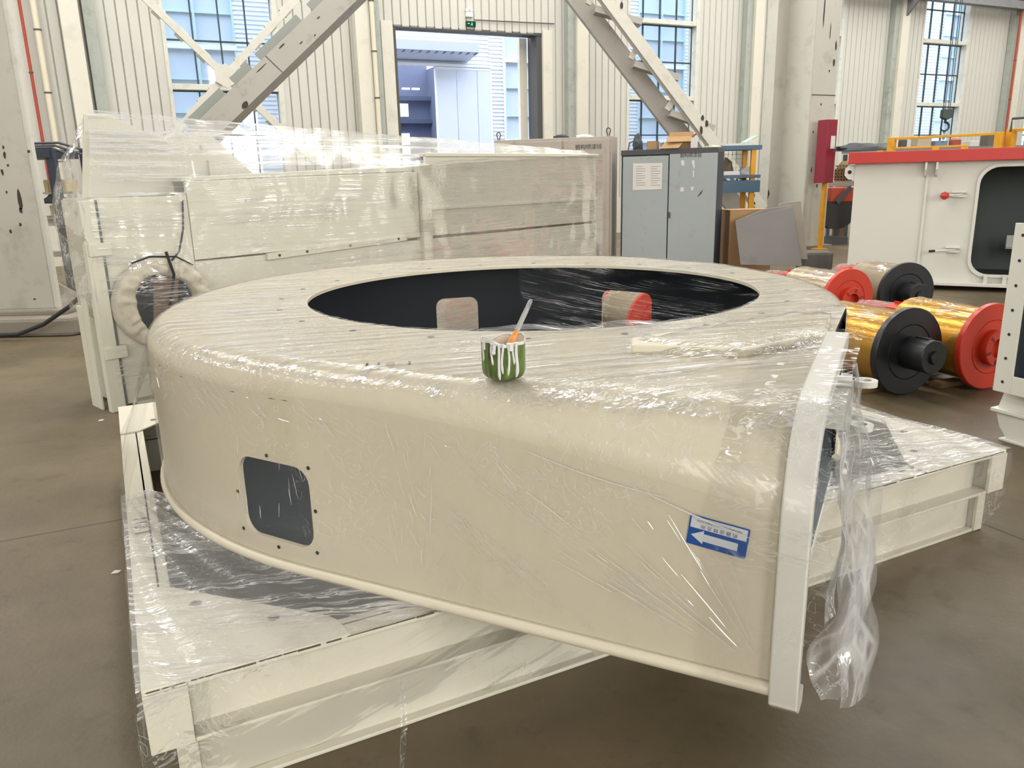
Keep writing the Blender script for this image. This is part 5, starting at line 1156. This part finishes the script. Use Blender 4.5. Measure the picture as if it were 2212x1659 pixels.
# things on the grey cabinet
GT = GZ + 0.035
gm = thing('respirator_mask', 'dark rubber respirator mask standing on the grey cabinet', 'mask', GC(0.15, 0.2, GT))
M_RUB = mat('dark_rubber', '#3d4346', 0.6)
lump('face_piece', GC(0.15, 0.2, GT), 0.07, 0.07, 0.19, M_RUB, None, None, 5, gm)
MB().lathe(Fr(GC(0.15, 0.13, GT + 0.07), GC.x, V((0, 0, 1)), -GC.y), [(0.001, 0), (0.045, 0), (0.05, 0.02), (0.045, 0.05), (0.001, 0.05)], 16).build('filter', M_RUB, gm, True)
MB().tube([GC(0.10, 0.22, GT + 0.13), GC(0.02, 0.25, GT + 0.10), GC(0.0, 0.25, GT + 0.0)], 0.008, 6).build('strap', M_RUB, gm, True)
def carton(name, label, c, sx, sy, sz, rz, flaps=True, m_=None):
    f_ = Fr(c, (math.cos(rz), math.sin(rz), 0)); t = thing(name, label, 'box', c); m_ = m_ or M_CARD; th = 0.006
    MB().box(f_, -sx / 2, sx / 2, -sy / 2, -sy / 2 + th, 0, sz).build('front_panel', m_, t); MB().box(f_, -sx / 2, sx / 2, sy / 2 - th, sy / 2, 0, sz).build('rear_panel', m_, t)
    MB().box(f_, -sx / 2, -sx / 2 + th, -sy / 2, sy / 2, 0, sz).build('side_panel', m_, t); MB().box(f_, sx / 2 - th, sx / 2, -sy / 2, sy / 2, 0, sz).build('side_panel', m_, t)
    MB().box(f_, -sx / 2, sx / 2, -sy / 2, sy / 2, 0, th).build('bottom_panel', m_, t)
    if flaps:
        MB().prism([f_(-sx / 2, -sy / 2, sz), f_(sx / 2, -sy / 2, sz), f_(sx / 2, -sy / 2 - sz * 0.45, sz - sz * 0.45), f_(-sx / 2, -sy / 2 - sz * 0.45, sz - sz * 0.45)], (0, 0, 0.005)).build('flap', m_, t)
        MB().prism([f_(-sx / 2, sy / 2, sz), f_(sx / 2, sy / 2, sz), f_(sx / 2, sy / 2 + sz * 0.15, sz + sz * 0.45), f_(-sx / 2, sy / 2 + sz * 0.15, sz + sz * 0.45)], (0, 0, 0.005)).build('flap', m_, t)
        MB().prism([f_(sx / 2, -sy / 2, sz), f_(sx / 2, sy / 2, sz), f_(sx / 2 + sz * 0.3, sy / 2, sz + sz * 0.2), f_(sx / 2 + sz * 0.3, -sy / 2, sz + sz * 0.2)], (0, 0, 0.005)).build('flap', m_, t)
    else: MB().box(f_, -sx / 2, sx / 2, -sy / 2, sy / 2, sz - th, sz).build('top_panel', m_, t)
    return t
carton('cardboard_box', 'open cardboard box with raised flaps on the grey cabinet', GC(0.72, 0.22, GT), 0.32, 0.26, 0.15, 0.1 + math.atan2(GC.x.y, GC.x.x))
carton('cardboard_box', 'small torn cardboard box next to the mask on the grey cabinet', GC(0.36, 0.2, GT), 0.14, 0.12, 0.11, -0.4, False)
wb = MB().box(Fr(GC(0.935, 0.03, GT), GC.x), -0.035, 0.035, -0.02, 0.1, 0, 0.13).build('white_carton', M_PAPER, None, bevel=0.002); tag(wb, 'small white printed carton at the front of the grey cabinet', 'box')
fp = MB().prism([GC(0.50, -0.02, GT + 0.002), GC(0.75, -0.02, GT + 0.002), GC(0.80, 0.06, GT + 0.08), GC(0.55, 0.06, GT + 0.08)], (0, 0, 0.006)).build('cardboard_flap', M_CARD, None); tag(fp, 'loose cardboard sheet leaning at the front of the grey cabinet', 'cardboard')
lump('cloth_heap', GC(0.495, 0.25, GT), 0.045, 0.06, 0.08, mat('dark_grey_cloth', '#4c4f54', 0.9), 'dark grey cloth heap between the boxes on the grey cabinet', 'cloth', 12)
lump('paper_heap', GC(1.15, 0.25, GT), 0.11, 0.12, 0.03, mat('cream_paper', '#c9c4ac', 0.9, var=0.1), 'crumpled pale sheets at the right end of the grey cabinet', 'papers', 15)

# ------------------------------------------------------------------ floor items beside the cabinets
ce = at(1546, 460, 10.9)
carton('cardboard_box', 'tall brown cardboard box on the floor right of the grey cabinet', V((ce.x + 0.34, 11.0, 0)), 0.40, 0.4, 1.0, 0.1, False)
carton('cardboard_box', 'second brown cardboard box squeezed behind the leaning steel plate', V((ce.x + 0.74, 11.5, 0)), 0.34, 0.4, 0.98, 0.05, False)
M_STEEL = mat('dull_steel_plate', '#6e6a66', 0.55, metal=0.2, var=0.2, dirt='#4a4a4e', dscale=1.6, damt=0.6)
pl = [at(1588, 478, 10.6), at(1600, 572, 10.2), at(1733, 575, 10.2), at(1722, 500, 10.55), at(1713, 447, 10.75), at(1708, 444, 10.77), at(1650, 452, 10.72)]
lp_ = MB().prism(pl, (0, 0.03, 0.004)).build('steel_plate', M_STEEL, None, bevel=0.006); tag(lp_, 'dull grey steel plate with a clipped corner leaning by the column', 'plate')
p2 = [at(1681, 444, 11.0), at(1690, 438, 11.02), at(1730, 434, 11.05), at(1745, 560, 10.6), at(1690, 560, 10.6)]
tag(MB().prism(p2, (0, 0.03, 0.004)).build('steel_plate', mat('brown_steel_plate', '#82796c', 0.6, var=0.15), None, bevel=0.006), 'brownish steel plate leaning behind the dull grey plate', 'plate')
bl_ = at(1762, 560, 11.2); tag(MB().cbox(V((bl_.x, 11.25, 0.19)), 0.42, 0.35, 0.38).build('concrete_block', mat('dark_block', '#6b6964', 0.8, var=0.15, dirt='#4b4946', dscale=4, damt=0.5), None, bevel=0.04), 'dark rounded concrete block at the foot of the column', 'block')

# blue shelf behind the laced brace
M_BLUE2 = mat('blue_rack_paint', '#47637a', 0.45, var=0.08); M_YEL = mat('yellow_paint', '#d99a1c', 0.45, var=0.08, dirt='#8f6410', dscale=8, damt=0.4)
bs0 = at(1553, 330, 13.2); BSH = Fr((bs0.x, 13.2, 0), (1, 0, 0), (0, 1, 0)); sw_ = at(1646, 330, 13.2).x - bs0.x
bs_ = thing('blue_rack', 'blue shelf rack with yellow posts behind the laced brace', 'rack', BSH(sw_ / 2, 0.3, 0))
def zat(v, y, u=1600): return at(u, v, y).z
for v, h in ((314, 0.07), (378, 0.05), (390, 0.19), (468, 0.10)): MB().box(BSH, 0, sw_, 0, 0.6, zat(v, 13.2) - h, zat(v, 13.2)).build('shelf', M_BLUE2, bs_, bevel=0.004)
for a in (sw_ - 0.16, 0.0): MB().box(BSH, a, a + 0.08, 0.02, 0.1, 0, zat(318, 13.2)).box(BSH, a, a + 0.08, 0.5, 0.58, 0, zat(318, 13.2)).build('post', M_YEL, bs_, bevel=0.004)
ms = MB()
for k in range(9): ms.box(BSH, 0.1 + k * 0.07, 0.106 + k * 0.07, 0.58, 0.586, zat(375, 13.2), zat(325, 13.2))
for k in range(5): ms.box(BSH, 0.05, sw_ - 0.1, 0.58, 0.586, zat(372 - k * 10, 13.2), zat(372 - k * 10, 13.2) + 0.006)
ms.build('mesh_back', mat('pale_wire', '#b4ad9c', 0.5), bs_)
zt_ = zat(314, 13.2)
tag(MB().box(BSH, 0.12, 0.62, 0.1, 0.4, zt_, zt_ + 0.035).build('paper_stack', M_PAPER, None), 'stack of white papers on the top blue shelf', 'papers')
tag(MB().box(Fr(BSH(0.50, 0.2, zt_ + 0.036), (0.8, 0.2, 0.4), (-0.2, 1, 0), (-0.4, 0, 0.8)), 0, 0.24, 0, 0.2, 0, 0.02).build('folder', mat('pale_green_folder', '#a9c3b8', 0.6), None), 'pale green folder tilted on the papers of the top blue shelf', 'folder')
lump('plastic_bag', BSH(0.55, 0.3, zat(377, 13.2)), 0.14, 0.12, 0.13, mat('clear_bag_white', '#c7c6c6', 0.3), 'crumpled pale plastic bag on the middle blue shelf', 'bag', 22)
lump('tool_heap', BSH(0.22, 0.3, zat(377, 13.2)), 0.1, 0.15, 0.25, mat('rusty_tools', '#6c604c', 0.7, var=0.3), 'heap of rusty wire tools on the middle blue shelf', 'tools', 27)
tag(MB().box(BSH, 0.1, 0.36, 0.02, 0.12, zat(378, 13.2), zat(379, 13.2) + 0.07).build('white_box', M_PAPER, None, bevel=0.005), 'white box at the left end of the middle blue shelf', 'box')
lump('cloth_bundle', BSH(0.42, 0.3, zat(468, 13.2)), 0.3, 0.2, 0.1, mat('beige_cloth', '#b6ab98', 0.9), 'beige cloth bundle low in the blue rack', 'cloth', 31)

# red cabinet on the column with its yellow post
rx = at(1795, 300, 15.3); RX = Fr((rx.x, 15.3, 0), TD, -NRM)
rb_ = thing('hydrant_cabinet', 'tall dark red cabinet with a white notice beside the column', 'cabinet', RX(0, 0.1, 0))
z0_, z1_ = at(1790, 395, 15.3).z, at(1795, 258, 15.3).z
MB().box(RX, -0.10, 0.14, 0.0, 0.25, z0_, z1_).build('body', mat('dark_red_paint', '#8c2634', 0.4, var=0.05), rb_, bevel=0.006)
MB().box(RX, 0.0, 0.11, -0.004, 0.0, (z0_ + z1_) / 2 + 0.05, (z0_ + z1_) / 2 + 0.28).build('notice', M_PAPER, rb_)
MB().box(RX, 0.14, 0.16, 0.0, 0.25, z0_, z1_).build('edge_trim', M_WHITE, rb_)
MB().box(RX, -0.02, 0.05, 0.05, 0.12, 0.0, z0_).build('post', M_YEL, rb_, bevel=0.006)
MB().box(RX, -0.1, 0.12, -0.03, 0.2, 0.0, 0.02).build('foot_plate', M_YEL, rb_)

# yellow guard rails behind the white housing
M_YEL2 = mat('yellow_rail_paint', '#e0a22a', 0.45, var=0.06, dirt='#a3701a', dscale=9, damt=0.4)
ra = at(1927, 305, 14.2); rb2 = at(2160, 288, 13.0)
def rail(name, label, p, q, posts, hts, w=0.06):
    t = thing(name, label, 'railing', V((p.x, p.y, 0))); d = V((q.x - p.x, q.y - p.y, 0)); f_ = Fr((p.x, p.y, 0), d); Lg = d.length
    for h in hts: MB().box(f_, 0, Lg, -w / 2, w / 2, h - w * 0.7, h).build('rail', M_YEL2, t, bevel=0.004)
    for a in posts: MB().box(f_, a * Lg - 0.06, a * Lg + 0.06, -0.05, 0.05, 0, hts[0]).build('post', M_YEL2, t, bevel=0.004)
    if len(hts) > 1: MB().box(f_, 0, Lg, -0.02, 0.02, 0.05, 0.15).build('toe_board', M_YEL2, t)
    return t
rail('guard_rail', 'taller orange yellow guard rail behind the white housing', ra, rb2, (0.0, 1.0), (ra.z + 0.06, ra.z - 0.42))
rc1 = at(1811, 322, 16.0); rc2 = at(2085, 300, 15.2)
rail('guard_rail', 'low yellow guard rail between the column and the housing', rc1, rc2, (0.34, 0.78, 1.0), (rc1.z,), 0.05)
rd1 = at(2186, 283, 13.0); rd2 = at(2300, 287, 12.2)
rail('guard_rail', 'yellow guard rail at the far right edge', rd1, rd2, (0.0, 1.0), (rd1.z + 0.03, rd1.z - 0.36))
hk0 = at(2183, 285, 12.9); gb = MB().tube([hk0, V((hk0.x, hk0.y, hk0.z + 0.2)), V((hk0.x + 0.55, hk0.y - 0.3, hk0.z + 0.22))], 0.02, 8).build('bent_bar', M_CABT, None, True); tag(gb, 'thin dark bent bar on the far right guard rail post', 'bar')
# machines and goods behind the rails
def gz(u, v, y): return at(u, v, y)
def block(name, label, cat, u0, u1, v0, y, d, m_, group=None, extra=None):
    p, q = at(u0, v0, y), at(u1, v0, y); f_ = Fr((p.x, y, 0), (1, 0, 0), (0, 1, 0)); w = q.x - p.x; h = (p.z + q.z) / 2
    t = thing(name, label, cat, f_(w / 2, d / 2, 0), group)
    return t, f_, w, h
t, f_, w, h = block('wire_crate', 'brown wire mesh crate left of the white housing', 'crate', 1797, 1842, 358, 17.5, 0.8, None)
M_WIRE = mat('brown_wire', '#8a6b45', 0.6, var=0.1); zc = at(1815, 392, 17.5).z
for k in range(8): MB().box(f_, w * k / 7 - 0.01, w * k / 7 + 0.01, 0, 0.02, zc, h).build('wire', M_WIRE, t)
for k in range(6): MB().box(f_, 0, w, 0, 0.02, zc + (h - zc) * k / 5 - 0.01, zc + (h - zc) * k / 5 + 0.01).build('wire', M_WIRE, t)
MB().box(f_, 0.03, w - 0.03, 0.1, 0.7, zc + 0.02, h - 0.08).build('goods', mat('dark_brown_goods', '#5a4632', 0.8, var=0.2), t)
MB().box(f_, -0.1, w + 0.1, -0.05, 0.8, zc - 0.1, zc).build('tray', mat('steel_tray', '#a09a90', 0.5), t)
for a in (0.0, w - 0.05): MB().box(f_, a, a + 0.06, 0, 0.06, 0, zc - 0.1).build('leg', M_CABT, t)
gcyl = thing('gas_cylinder', 'brown gas cylinder standing behind the wire crate', 'cylinder', V((at(1826, 340, 18.6).x, 18.6, 0)))
gx = at(1826, 340, 18.6).x; gt = at(1826, 334, 18.6).z
MB().lathe(Fr((gx, 18.6, 0), (1, 0, 0)), [(0.001, 0), (0.16, 0), (0.16, gt - 0.35), (0.12, gt - 0.2), (0.05, gt - 0.14), (0.001, gt - 0.14)], 20).build('bottle', mat('ochre_brown', '#7a6237', 0.5, var=0.1), gcyl, True)
MB().lathe(Fr((gx, 18.6, gt - 0.14), (1, 0, 0)), [(0.001, 0), (0.05, 0), (0.05, 0.14), (0.001, 0.14)], 12).build('valve', M_CABT, gcyl, True)
t, f_, w, h = block('orange_machine', 'orange machine with a black guard left of the white housing', 'machine', 1799, 1850, 405, 16.2, 0.9, None)
zb_ = at(1815, 437, 16.2).z
MB().box(f_, 0, w, 0.1, 0.8, zb_, h).build('body', mat('orange_red_paint', '#b5482c', 0.5, var=0.1), t, bevel=0.02)
MB().bar(f_(0.12, 0.05, zb_), f_(w * 0.8, 0.05, h), 0.04, 0.1).build('strut', M_CABT, t)
fq = [f_(w * 0.35 + 0.45 * math.cos(math.pi + k * math.pi / 10), 0.1, zb_ + 0.0 + 0.55 * math.sin(math.pi + k * math.pi / 10)) for k in range(11)]
MB().prism(fq, (0, 0.5, 0)).build('round_guard', mat('black_guard', '#2a2b2e', 0.5), t)
MB().box(f_, -0.1, w, 0.2, 0.7, 0, 0.14).build('base', M_LINING2, t)
for a in (0.02, w - 0.12): MB().box(f_, a, a + 0.1, 0.6, 0.7, 0.14, zb_).build('leg', M_CABT, t)
lump('black_tarp', at(1860, 318, 15.0), 0.5, 0.3, 0.12, mat('black_sheet', '#33343a', 0.6), 'black plastic sheet heap above the low yellow rail', 'tarp', 41)
bpy.data.objects['black_tarp'].location.z -= 0.06
t, f_, w, h = block('work_bench', 'cluttered long workbench behind the guard rails', 'bench', 1862, 2230, 312, 17.0, 1.0, None)
MB().box(f_, 0, w, 0, 1.0, h - 0.12, h - 0.05).build('bench_top', mat('bench_top_grey', '#7d7b78', 0.6), t)
for k in range(6): MB().box(f_, w * k / 5 - 0.04, w * k / 5 + 0.04, 0.05, 0.13, 0, h - 0.12).build('leg', M_CABT, t)
rnd = random.Random(4)
cols = ['#cfd1d0', '#8d8a86', '#4c4b4b', '#b4a58e', '#6d7f95', '#9a4a34', '#c9c6be', '#5f5a52']
words = ['pale', 'mid grey', 'black', 'tan', 'slate blue', 'rust red', 'off-white', 'dark brown']
for k in range(8):
    a = 0.15 + (w - 0.6) * k / 8; sx, sz = 0.16 + 0.14 * rnd.random(), 0.10 + 0.16 * rnd.random(); m_ = mat('bench_goods_%d' % (k % 8), cols[k % 8], 0.6, var=0.1)
    if k % 3 == 2: o = MB().lathe(Fr(f_(a + 0.1, 0.3, h - 0.05), (1, 0, 0)), [(0.001, 0), (sx * 0.5, 0), (sx * 0.5, sz), (sx * 0.3, sz + 0.03), (0.001, sz + 0.03)], 14).build('tin', m_, None, True); tag(o, '%s tin standing on the cluttered workbench behind the guard rails' % words[k % 8], 'tin', 'goods on the workbench')
    else: o = MB().box(f_, a, a + sx, 0.2, 0.5, h - 0.05, h - 0.05 + sz).build('parts_box', m_, None, bevel=0.01); tag(o, '%s parts box standing on the cluttered workbench behind the guard rails' % words[k % 8], 'box', 'goods on the workbench')

# crane hook with its ropes
hp = at(2042, 262, 14.8)
hk = thing('crane_hook', 'dark crane hook block hanging on ropes before the right window', 'crane hook', hp)
M_HOOK = mat('dark_green_steel', '#333f3a', 0.4, metal=0.3)
f_ = Fr(hp, (1, 0, 0), (0, 1, 0))
q = [(-0.09, 0.06), (0.0, 0.02), (0.09, 0.06), (0.085, 0.20), (0.04, 0.22), (0.0, 0.18), (-0.04, 0.22), (-0.085, 0.20)]
MB().prism([f_(x, -0.05, z) for x, z in q], (0, 0.1, 0)).build('pulley_block', M_HOOK, hk, bevel=0.012)
MB().tube([f_(0, 0, 0.04), f_(0, 0, -0.02)] + [f_(0.075 * math.sin(k * 0.35) * 1.0, 0, -0.09 + 0.075 * math.cos(k * 0.35)) for k in range(0, 14)], [0.022, 0.022] + [0.022 - 0.0008 * k for k in range(14)], 10).build('hook', M_HOOK, hk, True)
for dx in (-0.06, -0.03, 0.03, 0.06): MB().tube([f_(dx, 0, 0.2), f_(dx, 0, 6.6)], 0.006, 6).build('rope', M_HOOK, hk)
for k in range(4): MB().lathe(Fr(f_(0.0, 0, -0.19 - k * 0.055), (1, 0, 0), (0, 1, 0) if k % 2 else (0, 0, 1), None or ((0, 0, 1) if k % 2 else (0, 1, 0))), [(0.010, -0.006), (0.022, -0.006), (0.022, 0.006), (0.010, 0.006), (0.010, -0.006)], 10).build('chain_link', M_HOOK, hk)

# dark rack on the left with crates, between column and wrapped housing
k0 = at(60, 330, 10.6); LRk = Fr((k0.x, 10.6, 0), (1, 0, 0), (0, 1, 0)); lw = at(132, 330, 10.6).x - k0.x; ztp = at(100, 322, 10.6).z
lr = thing('dark_rack', 'dark steel rack of stock between the left column and the wrapped housing', 'rack', LRk(lw / 2, 0.5, 0))
M_DK = mat('dark_blue_grey_steel', '#3b4250', 0.5, var=0.1)
for a, b_ in ((lw * 0.50, 0.0), (lw * 0.86, 0.55), (-0.6, 0.0)): MB().box(LRk, a, a + 0.11, b_, b_ + 0.09, 0, ztp).build('post', M_DK, lr, bevel=0.004)
MB().box(LRk, -0.6, lw * 0.66, -0.02, 0.7, ztp - 0.11, ztp).build('top_beam', M_DK, lr, bevel=0.004)
for v in (415, 470, 552): MB().box(LRk, -0.6, lw, 0.12, 0.8, zat(v, 10.6, 100) - 0.03, zat(v, 10.6, 100)).build('shelf', mat('pale_shelf_board', '#b8b2a6', 0.7), lr)
for k, dz in enumerate((0.02, 0.05, 0.09)): tag(MB().tube([LRk(-0.5, 0.1 + 0.1 * k, ztp + dz), LRk(lw * 0.6, 0.1 + 0.1 * k, ztp + dz), LRk(lw * 1.15 + 0.1 * k, 0.1 + 0.1 * k, ztp + dz - 0.10 - 0.02 * k)], 0.016, 8).build('dark_rod', M_CABT, None, True), ['lowest thin dark rod lying on the dark rack', 'middle thin dark rod lying on the dark rack', 'uppermost thin dark rod lying on the dark rack'][k], 'rod', 'rods on the dark rack')
M_WOOD = mat('pale_wood', '#cdb98c', 0.7, var=0.08)
def crate(label, a0, a1, b_, v0, v1, m_):
    z0, z1 = zat(v1, 10.6, 100), zat(v0, 10.6, 100); t = thing('wooden_crate', label, 'crate', LRk((a0 + a1) / 2, b_ + 0.2, z0), 'crates on the dark rack'); n_ = 3
    for k in range(n_): MB().box(LRk, a0, a1, b_, b_ + 0.3, z0 + (z1 - z0) * k / n_, z0 + (z1 - z0) * (k + 0.93) / n_).build('plank', m_, t, bevel=0.003)
    for a in (a0 + 0.02, a1 - 0.06): MB().box(LRk, a, a + 0.04, b_ - 0.012, b_, z0, z1).build('batten', m_, t)
crate('pale wooden crate on the upper shelf of the dark rack', 0.02, lw * 0.75, 0.2, 388, 415, M_WOOD)
crate('pale wooden crate on the middle shelf of the dark rack', 0.05, lw * 0.98, 0.2, 445, 468, M_WOOD)
tag(MB().box(LRk, 0.0, lw, 0.16, 0.5, zat(480, 10.6, 100) - 0.06, zat(480, 10.6, 100) + 0.04).build('white_board', M_PAPER, None), 'white board under the middle crate of the dark rack', 'board')
tag(MB().box(LRk, 0.1, lw * 0.9, 0.2, 0.5, zat(552, 10.6, 100), zat(484, 10.6, 100)).build('brown_box', mat('dark_brown_box', '#6d4b3a', 0.8, var=0.1), None, bevel=0.01), 'dark brown box on the bottom shelf of the dark rack', 'box')
lump('cable_coil', LRk(lw * 0.45, 0.12, zat(440, 10.6, 100)), 0.22, 0.1, 0.10, mat('black_cable_heap', '#26272b', 0.6), 'black cable heap between the crates of the dark rack', 'cable', 44)
lump('stone_heap', LRk(lw * 0.9, -0.75, 0.0), 0.45, 0.35, 0.34, M_CONC, 'grey rubble heap beside the column plinth', 'rubble', 48)
# cable along the plinth on the floor
cb = [at(-20, 725, 7.9), at(40, 722, 7.9), at(95, 700, 7.85), at(150, 662, 7.8), at(190, 625, 7.8)]
cp_ = [V((p.x, p.y, max(0.02, p.z))) for p in cb]
tag(MB().tube(cp_, 0.022, 8).build('cable', M_STRAP, None, True), 'dark cable running along the column plinth at the left', 'cable')
yb = at(80, 366, 16.0); yb2 = at(150, 366, 16.0); tag(MB().bar(yb, yb2, 0.04, 0.05).build('yellow_rail', M_YEL2, None), 'thin yellow rail seen behind the dark rack', 'railing')
# litter on the floor
M_LIT = mat('white_litter', '#d8d6d0', 0.7)
for u, v, lab in ((212, 910, 'scrap of clear film on the floor near the left frame edge'), (240, 1240, 'white paper scrap on the floor left of the frame')):
    p = atz(u, v, 0.004); tag(MB().prism([p, p + V((0.025, 0.006, 0)), p + V((0.032, 0.02, 0.004)), p + V((0.008, 0.014, 0.006))], (0, 0, 0.003)).build('paper_scrap', M_LIT, None), lab, 'litter')
